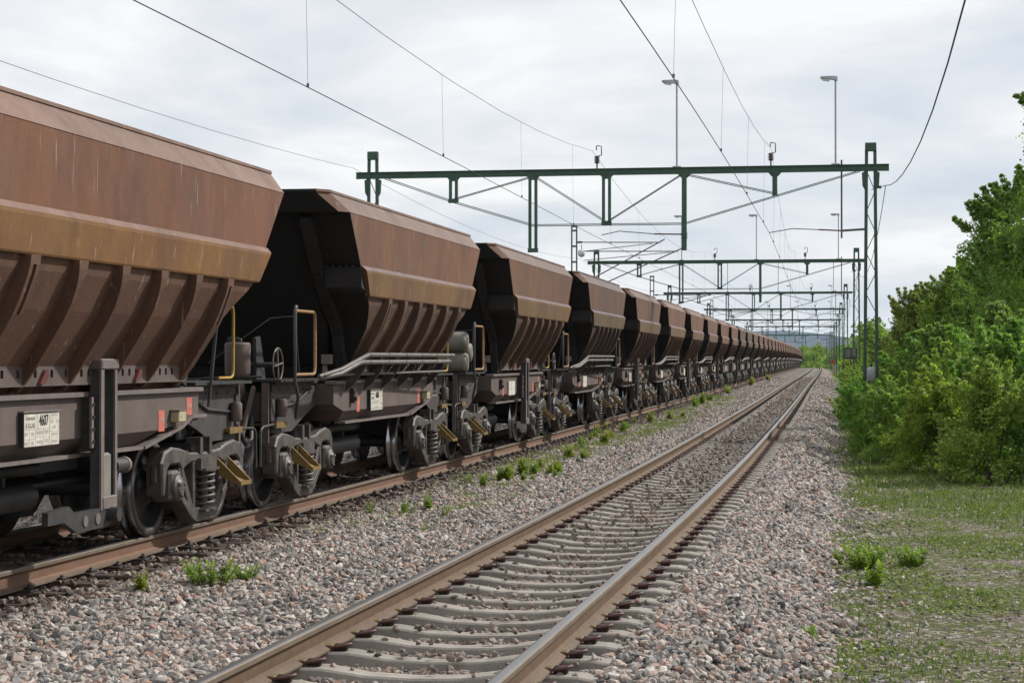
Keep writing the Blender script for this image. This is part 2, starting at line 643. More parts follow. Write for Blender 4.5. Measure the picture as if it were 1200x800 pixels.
# ------------------------------------------------------------------ ground, ballast, hills
def ground_z(x, y):
    d = np.hypot(x, y)
    return -.57 + .03 * smooth_noise(x * 1.3, y * 1.3, 3) * np.clip(1 - d / 300, 0, 1) + drop(y) - .0006 * np.clip(d - 900, 0, 2000)


gx = np.unique(np.concatenate([np.linspace(-9000, -300, 14), np.linspace(-300, -30, 12), np.linspace(-30, 60, 120), np.linspace(60, 400, 30), np.linspace(400, 9000, 14)]))
gy = np.unique(np.concatenate([np.linspace(-300, 0, 6), np.linspace(0, 90, 120), np.linspace(90, 800, 70), np.linspace(800, 12000, 22)]))
X, Y = np.meshgrid(gx, gy)
vt = np.stack([X, Y, ground_z(X, Y)], -1).reshape(-1, 3)
nx = len(gx)
ii, jj = np.meshgrid(np.arange(nx - 1), np.arange(len(gy) - 1))
q0 = (jj * nx + ii).ravel()
fc = np.stack([q0, q0 + 1, q0 + 1 + nx, q0 + nx], -1)
struct(link('ground', raw_mesh('ground', vt, fc, 'verge_soil', smooth=True)))


LATP = np.array([-16, -14.5, -11, -9.6, -7.4, -6.2, -6.0, -4.8, -3.6, -3.3, -2.6, -1.9, -1.45, -1.15, -.95, 0, .95, 1.15, 1.5, 2.05, 2.7, 3.2])
LATZ = np.array([-.62, -.33, -.26, -.25, -.24, -.235, -.24, -.24, -.24, -.215, -.245, -.225, -.205, -.205, -.258, -.265, -.258, -.203, -.212, -.50, -.66, -.75])


def ballast_z(s, lat):
    edge = lat - .16 * np.sin(s * .9) - .14 * np.sin(s * .37 + 1) - .07 * np.sin(s * 2.3)
    l2 = np.where(lat > 1.6, edge, lat)
    z = np.interp(l2, LATP, LATZ)
    z = z + .018 * np.exp(-(lat / .36) ** 2) * np.clip((s - 16) / 22, 0, 1)
    return z + .014 * smooth_noise(s * 2.1, lat * 2.1, 5) + .007 * smooth_noise(s * 6, lat * 6, 8)


sl = np.concatenate([np.arange(-20, 60, .35), np.arange(60, 200, 1.0), np.arange(200, 900, 4.0)])
ll = np.unique(np.concatenate([np.arange(-16, -6, 1.0), np.arange(-6, 3.3, .2)]))
S, L = np.meshgrid(sl, ll)
zz = ballast_z(S, L)
vt = tpa(S.ravel(), L.ravel(), zz.ravel())
nx = len(sl)
ii, jj = np.meshgrid(np.arange(nx - 1), np.arange(len(ll) - 1))
q0 = (jj * nx + ii).ravel()
fc = np.stack([q0, q0 + 1, q0 + 1 + nx, q0 + nx], -1)
struct(link('ballast_ground', raw_mesh('ballast_ground', vt, fc, 'ballast', smooth=True)))

# far hills
hx = np.linspace(-2600, 4200, 150); hy = np.linspace(4300, 8200, 26)
X, Y = np.meshgrid(hx, hy)
prof = np.interp(X, [-2600, -900, 200, 560, 800, 930, 1010, 1110, 1250, 1500, 2300, 4200],
                 [42, 70, 82, 92, 95, 94, 86, 73, 71, 77, 90, 68])
fall = np.clip(np.minimum((Y - 4300) / 2000, (8200 - Y) / 1800), 0, 1) ** .8
Z = -25 + (prof + 25) * fall * (1 + .03 * smooth_noise(X / 160, Y / 160, 2)) - 4
vt = np.stack([X, Y, Z], -1).reshape(-1, 3)
nx = len(hx)
ii, jj = np.meshgrid(np.arange(nx - 1), np.arange(len(hy) - 1))
q0 = (jj * nx + ii).ravel()
struct(link('hills', raw_mesh('hills', vt, np.stack([q0, q0 + 1, q0 + 1 + nx, q0 + nx], -1), 'hill_forest', smooth=True)))


# ------------------------------------------------------------------ tracks
def rail_profile():
    # (lateral, z, material of the face that starts here): 0 side rust, 1 steel top, 2 head side, 3 foot
    h = [(-.075, -.172, 3), (-.075, -.160, 3), (-.03, -.142, 0), (-.009, -.125, 0), (-.009, -.055, 0), (-.030, -.043, 2), (-.036, -.036, 2),
         (-.036, -.010, 2), (-.030, -.003, 1), (-.018, .0, 1)]
    right = [(-x, z) for x, z, m in reversed(h)]
    mr = [1] + [m for x, z, m in reversed(h)][:-1]
    pts = [(x, z) for x, z, m in h] + right
    ms = [m for x, z, m in h][:-1] + [1] + [2 if False else k for k in [1, 2, 2, 2, 0, 0, 0, 3, 3]] + [3]
    return pts, ms


RP, RM = rail_profile()


def make_rail(lat, s_list, parent, side):
    n = len(RP)
    pts = np.array(RP)
    vt = []
    for k in range(n):
        vt.append(tpa(s_list, lat + pts[k, 0], pts[k, 1]))
    vt = np.stack(vt, 1).reshape(-1, 3)
    fc = []; mi = []
    for i in range(len(s_list) - 1):
        for k in range(n):
            j = (k + 1) % n
            fc.append((i * n + k, i * n + j, (i + 1) * n + j, (i + 1) * n + k)); mi.append(RM[k])
    me = raw_mesh('rail', vt, np.array(fc), [side, 'rail_steel', 'rail_head_side', 'rail_foot'], mi)
    return link('rail', me, parent)


s_rail = np.concatenate([np.arange(2, 80, 1.0), np.arange(80, 820, 4.0)])
track_near = empty('railway_track', tuple(tp(12, 0, -.172)), 0, 'open railway track on pale concrete sleepers, right of the train', 'railway track')
track_train = empty('railway_track', tuple(tp(12, TR2, -.172)), 0, 'rusty railway track on dark wooden sleepers under the wagons', 'railway track')
track_third = empty('railway_track', tuple(tp(12, -9.6, -.172)), 0, 'railway track behind the train, mostly hidden by the wagons', 'railway track')
for tr, l0, rm in ((track_near, 0, 'rail_rust'), (track_train, TR2, 'rail_rust_red'), (track_third, -9.6, 'rail_rust_red')):
    for sgn in (-1, 1):
        r_ = make_rail(l0 + sgn * .7535, s_rail, tr, rm)
        r_.matrix_parent_inverse = Matrix.Translation(-tr.location)


# concrete sleeper: local x = lateral (right), y = forward, z rel. rail head
def sleeper_mesh():
    st = [(-1.26, -.245, .075), (-1.24, -.225, .09), (-1.0, -.182, .105), (-.55, -.180, .105), (-.3, -.215, .085), (0, -.226, .08),
          (.3, -.215, .085), (.55, -.180, .105), (1.0, -.182, .105), (1.24, -.225, .09), (1.26, -.245, .075)]
    b = MB(); vs_ = []
    for x, zt, w in st:
        vs_ += [(x, -w - .035, -.40), (x, -w, zt - .012), (x, -w + .012, zt), (x, w - .012, zt), (x, w, zt - .012), (x, w + .035, -.40)]
    fs = []
    for i in range(len(st) - 1):
        for k in range(5):
            fs.append((i * 6 + k, i * 6 + 6 + k, i * 6 + 7 + k, i * 6 + 1 + k))
    fs += [tuple(range(5, -1, -1)), tuple((len(st) - 1) * 6 + k for k in range(6))]
    b.add(vs_, fs)
    return b.mesh('sleeper', 'concrete_sleeper')


def clip_mesh():
    # points to +x from the rail's foot edge at x=0
    b = MB()
    z = .0
    b.tube([(-.03, -.045, .022), (.03, -.045, .034), (.10, -.042, .046), (.135, -.02, .05), (.14, .0, .05), (.135, .02, .05), (.10, .042, .046), (.03, .045, .034), (-.03, .045, .022)], .013, 6, 1)
    b.bbox(.015, .115, -.026, .026, .0, .052, .008, 0)
    b.bbox(-.045, .012, -.05, .05, .018, .046, .006, 2)
    b.v = [(x * .86, y * .9, z * .9) for x, y, z in b.v]
    return b.mesh('rail_clip', ['clip_iron', 'clip_rust', 'clip_pad'])


SLM, CLM = sleeper_mesh(), clip_mesh()
SP = .60
N_S = 300
for i in range(N_S):
    s = 9.3 + i * SP
    o = link('sleeper', SLM, track_near)
    o.matrix_parent_inverse = Matrix.Translation(-track_near.location)
    o.location = tp(s, 0, random.uniform(-.003, .003)); o.rotation_euler = (0, 0, -hd(s) + random.uniform(-.006, .006))
    if i < 75:
        for sg in (-1, 1):
            for d in (-1, 1):
                c = link('rail_clip', CLM, o)
                c.location = (sg * .7535 + d * .074, random.uniform(-.006, .006), -.182)
                c.rotation_euler = (0, 0, (0 if d > 0 else math.pi) + random.uniform(-.05, .05))
# the rest: one joined part each
b = MB(); bc = MB()
sv = np.array([v.co for v in SLM.vertices]); sf = [tuple(p.vertices) for p in SLM.polygons]
for i in range(N_S, 900):
    s = 9.3 + i * SP
    if s > 420:
        break
    q = tp(s, 0); a = hd(s)
    ca, sa = math.cos(-a), math.sin(-a)
    b.add([(q.x + v[0] * ca - v[1] * sa, q.y + v[0] * sa + v[1] * ca, q.z + v[2]) for v in sv], sf)
o = b.build('far_sleepers', 'concrete_sleeper', track_near); o['kind'] = 'stuff'
o.matrix_parent_inverse = Matrix.Translation(-track_near.location)
for i in range(75, 640):
    s = 9.3 + i * SP
    for sg in (-1, 1):
        for d in (-1, 1):
            q = tp(s, sg * .7535 + d * .13, -.155)
            bc.box(q.x - .06, q.x + .06, q.y - .045, q.y + .045, q.z - .03, q.z + .025)
o = bc.build('far_rail_clips', 'clip_iron', track_near); o['kind'] = 'stuff'
o.matrix_parent_inverse = Matrix.Translation(-track_near.location)

b = MB()
b.bbox(-1.3, 1.3, -.115, .115, -.38, -.19, .012)
WSM = b.mesh('sleeper', 'wood_sleeper')
b = MB()
b.bbox(-.17, .17, -.10, .10, -.192, -.174, .006)
for d in (-1, 1):
    b.bbox(d * .08, d * .135, -.04, .04, -.176, -.150, .008)
    b.lathe([(.017, 0), (.017, .014), (.010, .018)], (d * .108, 0, -.152), 'z', 8)
BPM = b.mesh('base_plate', 'iron_chair')
for i in range(130):
    s = 10.6 + i * .62
    o = link('sleeper', WSM, track_train)
    o.matrix_parent_inverse = Matrix.Translation(-track_train.location)
    o.location = tp(s, TR2, random.uniform(-.012, .006)); o.rotation_euler = (0, random.uniform(-.006, .006), -hd(s) + random.uniform(-.02, .02))
    for sg in ((1,) if i > 60 else (-1, 1)):
        c = link('base_plate', BPM, o); c.location = (sg * .7535, 0, 0)


# ------------------------------------------------------------------ the ore wagons
# local: x along the track (away from the camera), y = left (camera side is negative y), z above rail head
def ring(L, V, z):
    return [(-L, -V, z), (L, -V, z), (L, V, z), (-L, V, z)]


END = [(3.86, 3.31), (3.31, 2.74), (2.95, 2.40), (2.66, 2.22), (2.46, 2.02), (2.36, 1.80), (2.28, 1.65), (2.20, 1.46)]
LOW = [(1.682, 2.985, 2.41), (1.655, 2.82, 2.30), (1.60, 2.63, 2.18), (1.53, 2.46, 2.03), (1.42, 2.37, 1.85), (1.30, 2.28, 1.66), (1.17, 2.2, 1.46), (1.02, 2.1, 1.26)]


def shell(b, levels, mi_side=0, mi_end=1, cap_bottom=False):
    n = len(levels)
    for i in range(n - 1):
        a, c = ring(*levels[i]), ring(*levels[i + 1])
        for k in range(4):
            j = (k + 1) % 4
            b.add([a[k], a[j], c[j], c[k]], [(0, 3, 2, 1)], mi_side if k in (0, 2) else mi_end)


def upper_hopper():
    b = MB()
    # top band with cut corners: octagon rings
    def octa(L, V, z, cx, cy):
        return [(-L + cx, -V, z), (L - cx, -V, z), (L, -V + cy, z), (L, V - cy, z), (L - cx, V, z), (-L + cx, V, z), (-L, V - cy, z), (-L, -V + cy, z)]
    rim_t, rim_b = octa(4.20, 1.515, 3.575, .16, .12), octa(4.207, 1.52, 3.545, .16, .12)
    r1, r2 = octa(4.20, 1.505, 3.545, .16, .12), octa(4.02, 1.705, 3.33, .16, .10)
    inn = octa(4.10, 1.42, 3.575, .14, .10); inb = octa(2.3, 1.0, 1.6, .05, .05)
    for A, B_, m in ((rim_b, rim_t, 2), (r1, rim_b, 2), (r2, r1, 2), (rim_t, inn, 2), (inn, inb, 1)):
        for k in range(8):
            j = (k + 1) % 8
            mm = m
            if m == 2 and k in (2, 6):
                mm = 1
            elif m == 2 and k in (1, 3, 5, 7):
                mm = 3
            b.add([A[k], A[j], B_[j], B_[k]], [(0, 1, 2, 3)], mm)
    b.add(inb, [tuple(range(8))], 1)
    soff = ring(3.86, 1.70, 3.325)
    o8 = r2
    b.add([o8[0], o8[1], soff[1], soff[0]], [(0, 1, 2, 3)], 0)
    b.add([o8[4], o8[5], soff[3], soff[2]], [(0, 1, 2, 3)], 0)
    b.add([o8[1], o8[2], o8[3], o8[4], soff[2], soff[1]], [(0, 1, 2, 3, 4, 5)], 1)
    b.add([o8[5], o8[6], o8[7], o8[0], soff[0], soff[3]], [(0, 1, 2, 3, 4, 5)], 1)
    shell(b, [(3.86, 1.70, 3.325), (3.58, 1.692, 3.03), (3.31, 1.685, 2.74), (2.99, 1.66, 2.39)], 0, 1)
    return b.mesh('upper_hopper', ['rust_side', 'end_shade', 'rust_top', 'rust_side'])


def belt_mesh(sg):
    b = MB()
    P = [(1.680, 2.755), (1.698, 2.750), (1.748, 2.700), (1.750, 2.67), (1.722, 2.415), (1.714, 2.40), (1.66, 2.40)]
    Lz = [3.335, 3.335, 3.30, 3.27, 3.03, 3.0, 3.0]
    n = len(P)
    vs_ = [(-l, sg * v, z) for (v, z), l in zip(P, Lz)] + [(l, sg * v, z) for (v, z), l in zip(P, Lz)]
    for i in range(n - 1):
        b.add([vs_[i], vs_[i + 1], vs_[n + i + 1], vs_[n + i]], [(0, 1, 2, 3)], 1 if i < 2 else 0)
    b.add(vs_[:n], [tuple(range(n))], 0); b.add(vs_[n:], [tuple(range(n))], 0)
    return b.mesh('side_belt', ['rust_belt', 'rust_top'])


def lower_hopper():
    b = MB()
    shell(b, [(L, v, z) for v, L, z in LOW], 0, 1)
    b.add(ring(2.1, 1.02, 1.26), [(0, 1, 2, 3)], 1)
    return b.mesh('lower_hopper', ['rust_low', 'end_shade'])


def rib_mesh(sg, wide):
    """follows the curved lower shell on side sg; local u = 0"""
    b = MB()
    zs = [2.398, 2.33, 2.26, 2.18, 2.08, 1.96, 1.84, 1.72, 1.60, 1.50, 1.42]
    lv = [(v, z) for v, L, z in LOW]
    lz = [z for v, z in lv][::-1]; lvv = [v for v, z in lv][::-1]

    def sec(z, k):
        vi = float(np.interp(z, lz, lvv)) - .01
        dep = float(np.interp(z, [1.42, 1.6, 2.0, 2.3, 2.4], [.10, .12, .122, .095, .082]))
        return vi, vi + dep

    def strip(x0s, x1s, zz_):
        ring_ = []
        for z, x0, x1 in zip(zz_, x0s, x1s):
            vi, vo = sec(z, 0)
            ring_.append([(x0, sg * vi, z), (x0, sg * vo, z), (x1, sg * vo, z), (x1, sg * vi, z)])
        for i in range(len(ring_) - 1):
            A, B_ = ring_[i], ring_[i + 1]
            for k in range(3):
                b.add([A[k], A[k + 1], B_[k + 1], B_[k]], [(0, 1, 2, 3)])
        b.add(ring_[0], [(0, 1, 2, 3)]); b.add(ring_[-1], [(3, 2, 1, 0)])
    if wide:
        w = .08
        z1 = [z for z in zs if z >= 2.33]; z2 = [2.33, 2.26, 2.18, 2.08, 1.98]; z3 = [1.98, 1.84, 1.72, 1.60, 1.50, 1.42]
        strip([-w] * len(z1), [w] * len(z1), z1)
        strip([-w] * 5, [-.026] * 5, z2); strip([.026] * 5, [w] * 5, z2)
        w3 = [w, .07, .06, .055, .05, .05]
        strip([-q for q in w3], w3, z3)
    else:
        ws = [.085, .072, .05, .026, .02, .02, .02, .02, .02, .02, .02]
        strip([-q for q in ws], ws, zs)
    return b.mesh('rib', 'rust_low')


def end_rib(e, sg):
    b = MB()
    for i in range(len(END) - 1):
        (l0, z0), (l1, z1) = END[i], END[i + 1]
        dd = Vector((l1 - l0, z1 - z0)).normalized(); nn = Vector((-dd.y, dd.x))
        if nn.x < 0:
            nn = -nn
        pts = []
        w0 = .12
        for (l, z) in ((l0, z0), (l1, z1)):
            pts.append((l - .01, z)); pts.append((l + nn.x * w0, z + nn.y * w0))
        y0, y1 = sg * 1.12, sg * 1.24
        A = [(e * pts[0][0], y0, pts[0][1]), (e * pts[0][0], y1, pts[0][1]), (e * pts[1][0], y1, pts[1][1]), (e * pts[1][0], y0, pts[1][1])]
        B_ = [(e * pts[2][0], y0, pts[2][1]), (e * pts[2][0], y1, pts[2][1]), (e * pts[3][0], y1, pts[3][1]), (e * pts[3][0], y0, pts[3][1])]
        b.add(A + B_, [(0, 1, 5, 4), (1, 2, 6, 5), (2, 3, 7, 6), (3, 0, 4, 7), (0, 3, 2, 1), (4, 5, 6, 7)])
    return b.mesh('end_rib', 'end_steel_shade')


def end_beam(e):
    b = MB()
    for sg in (-1, 1):
        b.prism([(e * 3.2, 2.70), (e * 3.35, 2.73), (e * 3.30, 2.50), (e * 3.02, 2.44)], sg * 1.25, sg * (1.69 if e < 0 else 1.5), 'y')
        for k in range(5):
            y = sg * (1.28 + k * (.08 if e < 0 else .05))
            b.box(e * 3.36, e * 3.32, y - .02, y + .02, 2.725, 2.755)
    return b.mesh('end_beam', 'end_steel_shade')


def flange_mesh():
    b = MB()
    for sg in (-1, 1):
        y0, y1 = sg * 1.255, sg * 1.27
        b.box(-2.2, 2.2, y0, y1, 1.46, 1.525); b.box(-2.2, 2.2, y0, y1, 1.585, 1.60)
        b.prism([(sg * 1.18, 1.60), (sg * 1.27, 1.602), (sg * 1.27, 1.610), (sg * 1.18, 1.66)], -2.2, 2.2, 'x')
        u = -2.2
        k = 0
        while u < 2.19:
            w = .22 if k % 5 == 4 else .10
            b.box(u, min(u + w, 2.2), y0, y1, 1.525, 1.585)
            u += w + .05; k += 1
    return b.mesh('hopper_flange', 'frame')


def sill_mesh():
    b = MB()
    out = [(-2.75, 1.36), (2.75, 1.36), (2.75, 1.09), (2.35, 1.06), (1.55, .90), (-2.1, .90), (-2.75, 1.12)]
    up = [(-2.75, 1.36), (2.75, 1.36), (2.75, 1.09), (2.35, 1.07), (1.75, 1.03), (-2.3, 1.03), (-2.75, 1.12)]
    b.prism(up, -1.20, 1.20, 'y', 0)
    # bevel under the side faces
    low = [(1.70, 1.03), (1.45, .90), (-2.05, .90), (-2.25, 1.03)]
    vs_ = [(1.75, -1.2, 1.03), (-2.3, -1.2, 1.03), (-2.05, -1.06, .90), (1.45, -1.06, .90), (1.75, 1.2, 1.03), (-2.3, 1.2, 1.03), (-2.05, 1.06, .90), (1.45, 1.06, .90)]
    b.add(vs_, [(0, 1, 2, 3), (4, 7, 6, 5), (3, 2, 6, 7), (0, 3, 7, 4), (1, 5, 6, 2)], 0)
    # top and bottom flanges
    for sg in (-1, 1):
        b.box(-2.77, 2.77, sg * 1.10, sg * 1.245, 1.362, 1.40, 1)
        b.box(-2.05, 1.46, sg * 1.02, sg * 1.16, .868, .898, 1)
        b.bar((1.46, sg * 1.12, .883), (2.22, sg * 1.19, 1.04), .11, .03, (0, 0, 1), 1)
        b.bar((2.22, sg * 1.19, 1.04), (2.42, sg * 1.215, 1.13), .11, .03, (0, 0, 1), 1)
        b.bar((2.42, sg * 1.215, 1.13), (2.80, sg * 1.215, 1.13), .11, .03, (0, 0, 1), 1)
    return b.mesh('sill', ['frame', 'post_face'])


def end_frame(e):
    b = MB()
    for sg in (-1, 1):
        b.prism([(e * 4.5, 1.38), (e * 2.76, 1.375), (e * 2.76, 1.12), (e * 3.3, .98), (e * 3.75, .84), (e * 4.5, .84)], sg * .93, sg * .98, 'y', 0)
        b.bar((e * 4.5, sg * .93, 1.395), (e * 2.78, sg * .93, 1.395), .16, .03, (0, 0, 1), 0)
    b.box(e * 4.46, e * 4.60, -1.0, 1.0, .98, 1.30, 0)
    b.box(e * 2.7, e * 4.46, -.35, .35, .92, 1.3, 1)
    b.box(e * 2.9, e * 4.62, -1.12, 1.12, 1.412, 1.44, 1)
    b.box(e * 2.86, e * 4.05, -.93, .93, 1.2, 1.40, 1)
    return b.mesh('end_frame', ['frame_dark', 'cast_dark'])


def coupler(e):
    b = MB()
    b.bbox(e * 4.6, e * 5.06, -.11, .11, .82, 1.04, .015)
    b.bbox(e * 5.0, e * 5.14, -.16, .06, .78, 1.08, .02)
    b.tube([(e * 4.6, -.4, 1.0), (e * 4.8, -.42, .8), (e * 5.0, -.4, .66), (e * 5.14, -.36, .62)], .03, 8)
    b.tube([(e * 4.6, .4, 1.0), (e * 4.8, .42, .8), (e * 5.0, .4, .66), (e * 5.14, .36, .62)], .03, 8)
    b.bar((e * 4.62, -.62, 1.2), (e * 4.95, -.5, .74), .09, .03, (0, 1, 0))
    return b.mesh('coupler', 'cast_dark')


def end_fittings(e):
    b = MB()
    b.bar((e * 4.66, -.82, 1.36), (e * 4.92, -.74, .72), .075, .03, (0, 1, 0), 1)
    b.tube([(e * 4.2, -1.0, .95), (e * 4.95, -1.02, .93), (e * 5.02, -1.02, .91), (e * 5.05, -1.02, .86), (e * 5.06, -1.02, .5)], .015, 6, 0)
    b.tube([(e * 4.6, -.78, 1.02), (e * 4.82, -.84, .78), (e * 5.0, -.84, .74), (e * 5.13, -.8, .9)], .028, 8, 0)
    b.lathe([(.05, 1.02), (.065, 1.04), (.065, 1.2), (.05, 1.22)], (e * 4.34, -1.04, 0), 'z', 12, None, 1)
    b.bbox(e * 4.61, e * 4.70, -.62, -.38, 1.05, 1.36, .012, 1)
    b.bbox(e * 4.61, e * 4.67, .30, .72, .95, 1.38, .012, 0)
    b.box(e * 4.61, e * 4.64, -.98, -.90, .74, 1.4, 1)
    b.tube([(e * 3.1, -.995, 1.30), (e * 3.6, -.995, 1.16), (e * 4.3, -.995, 1.12)], .016, 6, 0)
    b.tube([(e * 4.62, -.2, 1.34), (e * 4.75, -.55, 1.46), (e * 4.62, -.9, 1.47)], .014, 6, 0)
    for k in range(5):
        b.lathe([(.014, -.985), (.014, -1.0)], (e * (2.95 + k * .32), 0, 1.32), 'y', 6, None, 1)
    return b.mesh('end_fittings', ['cast_dark', 'frame'])


def underfloor(kind):
    b = MB()
    b.tube([(-2.2, -.62, .76), (.35, -.62, .76)], .06, 12)
    b.tube([(-1.9, -.70, .54), (.05, -.70, .54)], .105, 16)
    b.tube([(-2.1, .6, .6), (1.2, .6, .6)], .12, 12)
    for u in (-1.4, -.3):
        b.box(u - .03, u + .03, -.66, -.5, .52, .92)
    b.box(-2.0, 2.0, -.3, .3, .66, .92)
    b.tube([(-2.6, -.25, .55), (2.6, -.25, .55)], .03, 8)
    return b.mesh('brake_gear', 'cast_dark')


R_W = .4575


def wheel_mesh(sg):
    b = MB()
    pr = [(.10, .62), (.13, .64), (.36, .655), (.385, .66), (.482, .664), (.486, .675), (.478, .690), (.461, .700), (.4575, .73), (.456, .80), (.448, .815), (.40, .818), (.385, .81),
          (.355, .755), (.27, .735), (.18, .765), (.135, .815), (.125, .83), (.07, .835)]
    mis = [0, 0, 2, 2, 2, 1, 1, 1, 1, 2, 2, 2, 0, 0, 0, 0, 0, 0]
    b.lathe([(r, sg * t) for r, t in pr], (0, 0, 0), 'y', 44, mis)
    return b.mesh('wheel', ['wheel_web', 'tread', 'wheel_rim'])


def axle_mesh():
    b = MB()
    b.lathe([(.09, -1.0), (.09, -.8), (.085, -.5), (.085, .5), (.09, .8), (.09, 1.0)], (0, 0, 0), 'y', 14)
    return b.mesh('axle', 'cast_dark')


def side_frame(sg):
    """three-piece bogie side frame, cast, bevelled by a narrower outer skin"""
    b = MB()

    def plate(pts, a, c, bev=.018):
        # body plus a bevelled outer face
        n = len(pts)
        cx = sum(p[0] for p in pts) / n; cz = sum(p[1] for p in pts) / n
        inner = []
        for i, p in enumerate(pts):
            p0, p1 = Vector(pts[i - 1]), Vector(pts[(i + 1) % n]); q = Vector(p)
            d = (q - p0).normalized() + (p1 - q).normalized()
            nn = Vector((-d.y, d.x)).normalized()
            if nn.dot(Vector((cx, cz)) - q) < 0 and n < 7:
                nn = -nn
            inner.append(tuple(q + nn * bev))
        vs_ = [(p[0], sg * a, p[1]) for p in pts] + [(p[0], sg * (c - bev), p[1]) for p in pts] + [(p[0], sg * c, p[1]) for p in inner]
        fs = [tuple(range(n))]
        for r in range(2):
            for i in range(n):
                j = (i + 1) % n
                fs.append((r * n + i, r * n + j, r * n + n + j, r * n + n + i))
        fs.append(tuple(range(2 * n, 3 * n)))
        b.add(vs_, fs)
    # outline given counter-clockwise so the inset goes inwards
    top = [(-1.22, .40), (-1.16, .38), (-1.10, .62), (-1.02, .67), (-.76, .67), (-.68, .60), (-.42, .665), (.42, .665), (.68, .60), (.76, .67), (1.02, .67), (1.10, .62), (1.16, .38), (1.22, .40),
           (1.24, .70), (1.15, .80), (.95, .84), (.70, .815), (.42, .765), (0, .75), (-.42, .765), (-.70, .815), (-.95, .84), (-1.15, .80), (-1.24, .70)]
    plate(top, 1.0, 1.16, .02)
    for e in (-1, 1):
        dg = [(e * .70, .615), (e * .62, .64), (e * .30, .20), (e * .42, .14)]
        if e > 0:
            dg = dg[::-1] if False else dg
        plate(dg, 1.01, 1.152, .015)
        pl = [(e * .735, .63), (e * .665, .63), (e * .70, .34), (e * .74, .33)]
        plate(pl, 1.012, 1.148, .01)
        plate([(e * .72, .42), (e * .70, .33), (e * .38, .12), (e * .33, .20)], 1.008, 1.155, .012)
        plate([(e * .33, .70), (e * .255, .70), (e * .255, .20), (e * .33, .20)], 1.005, 1.146, .012)
        for k in range(3):
            b.lathe([(.016, 0), (.016, .02)], (e * (.50 + .16 * k), sg * 1.15, .775 - .0 * k), 'y', 8)
    plate([(-.44, .22), (-.40, .13), (-.26, .075), (.26, .075), (.40, .13), (.44, .22)], 1.003, 1.158, .014)
    # pocket ends and lugs
    for e in (-1, 1):
        b.bbox(e * 1.17, e * 1.245, sg * 1.03, sg * 1.11, .50, .68, .02)
        b.box(e * .18, e * .10, sg * 1.02, sg * 1.17, .74, .90)
    b.box(-.24, .24, sg * 1.0, sg * 1.20, .585, .70)
    b.box(-.21, .21, sg * 1.17, sg * 1.24, .575, .60)
    b.box(-.19, .19, sg * 1.06, sg * 1.23, .175, .20)
    b.v = [(x * .95, y - sg * .115, z) for x, y, z in b.v]
    return b.mesh('side_frame', 'cast')


def axle_box(sg):
    b = MB()
    b.bbox(-.15, .15, sg * .96, sg * 1.18, -.13, .17, .03)
    b.lathe([(.135, sg * 1.16), (.135, sg * 1.20), (.12, sg * 1.215), (.085, sg * 1.22), (.08, sg * 1.235), (.05, sg * 1.24)], (0, 0, 0), 'y', 24)
    for k in range(3):
        a = k * 2.094 + .5
        b.lathe([(.02, sg * 1.215), (.02, sg * 1.245), (.012, sg * 1.25)], (math.cos(a) * .075, 0, math.sin(a) * .075), 'y', 8)
    b.v = [(x * .92, y - sg * .105, z * .95) for x, y, z in b.v]
    return b.mesh('axle_box', 'cast')


def spring_mesh():
    b = MB()
    pts = []
    n = 5.2
    for i in range(int(n * 18) + 1):
        a = i / 18 * 2 * math.pi
        pts.append((.105 * math.cos(a), .105 * math.sin(a), .215 + .345 * i / (n * 18)))
    b.tube(pts, .019, 8)
    b.lathe([(.13, .195), (.13, .212)], (0, 0, 0), 'z', 16)
    b.lathe([(.13, .565), (.13, .58)], (0, 0, 0), 'z', 16)
    b.lathe([(.05, .2), (.05, .575)], (0, 0, 0), 'z', 10)
    return b.mesh('coil_spring', 'cast')


def bolster():
    b = MB()
    b.bbox(-.2, .2, -1.0, 1.0, .48, .84, .03)
    b.box(-.9, .9, -.35, -.25, .5, .58); b.box(-.9, .9, .25, .35, .5, .58)
    return b.mesh('bolster', 'cast_dark')


def foot_step(e):
    b = MB()
    for u in (-.16, .16):
        q = e * .47 + u
        b.prism([(-1.06, .68), (-1.08, .50), (-1.29, .41), (-1.31, .44)], q - .012, q + .012, 'x')
    vs_ = []
    b.add([(e * .47 - .16, -1.08, .515), (e * .47 + .16, -1.08, .515), (e * .47 + .16, -1.30, .42), (e * .47 - .16, -1.30, .42)], [(0, 1, 2, 3)])
    b.box(e * .47 - .17, e * .47 + .17, -1.315, -1.295, .405, .445)
    return b.mesh('foot_step', 'gold')


def step_board(e):
    b = MB()
    b.box(e * .75, e * 1.15, -1.02, -.62, .925, .955)
    b.box(e * .75, e * 1.15, -1.045, -1.02, .90, .965)
    b.box(e * .9, e * .98, -.9, -.8, .80, .925)
    return b.mesh('step_board', 'gold')


WH = {s_: wheel_mesh(s_) for s_ in (-1, 1)}
AXM, SPM, BOM = axle_mesh(), spring_mesh(), bolster()
SFM = {s_: side_frame(s_) for s_ in (-1, 1)}
ABM = {s_: axle_box(s_) for s_ in (-1, 1)}
FSM = {e_: foot_step(e_) for e_ in (-1, 1)}
SBM = {e_: step_board(e_) for e_ in (-1, 1)}
U_B = 3.39


def add_bogie(root, e):
    g = empty('bogie', (e * U_B, 0, 0), 0, parent=root)
    for d in (-1, 1):
        for sg in (-1, 1):
            w = link('wheel', WH[sg], g); w.location = (d * .889, 0, R_W); w.rotation_euler = (0, random.uniform(0, 6), 0)
            a = link('axle_box', ABM[sg], g); a.location = (d * .889, 0, R_W)
        a = link('axle', AXM, g); a.location = (d * .889, 0, R_W)
    for sg in (-1, 1):
        link('side_frame', SFM[sg], g)
    c = link('coil_spring', SPM, g); c.location = (0, -1.02, 0)
    link('bolster', BOM, g)
    link('foot_step', FSM[e], g)
    link('step_board', SBM[e], g)


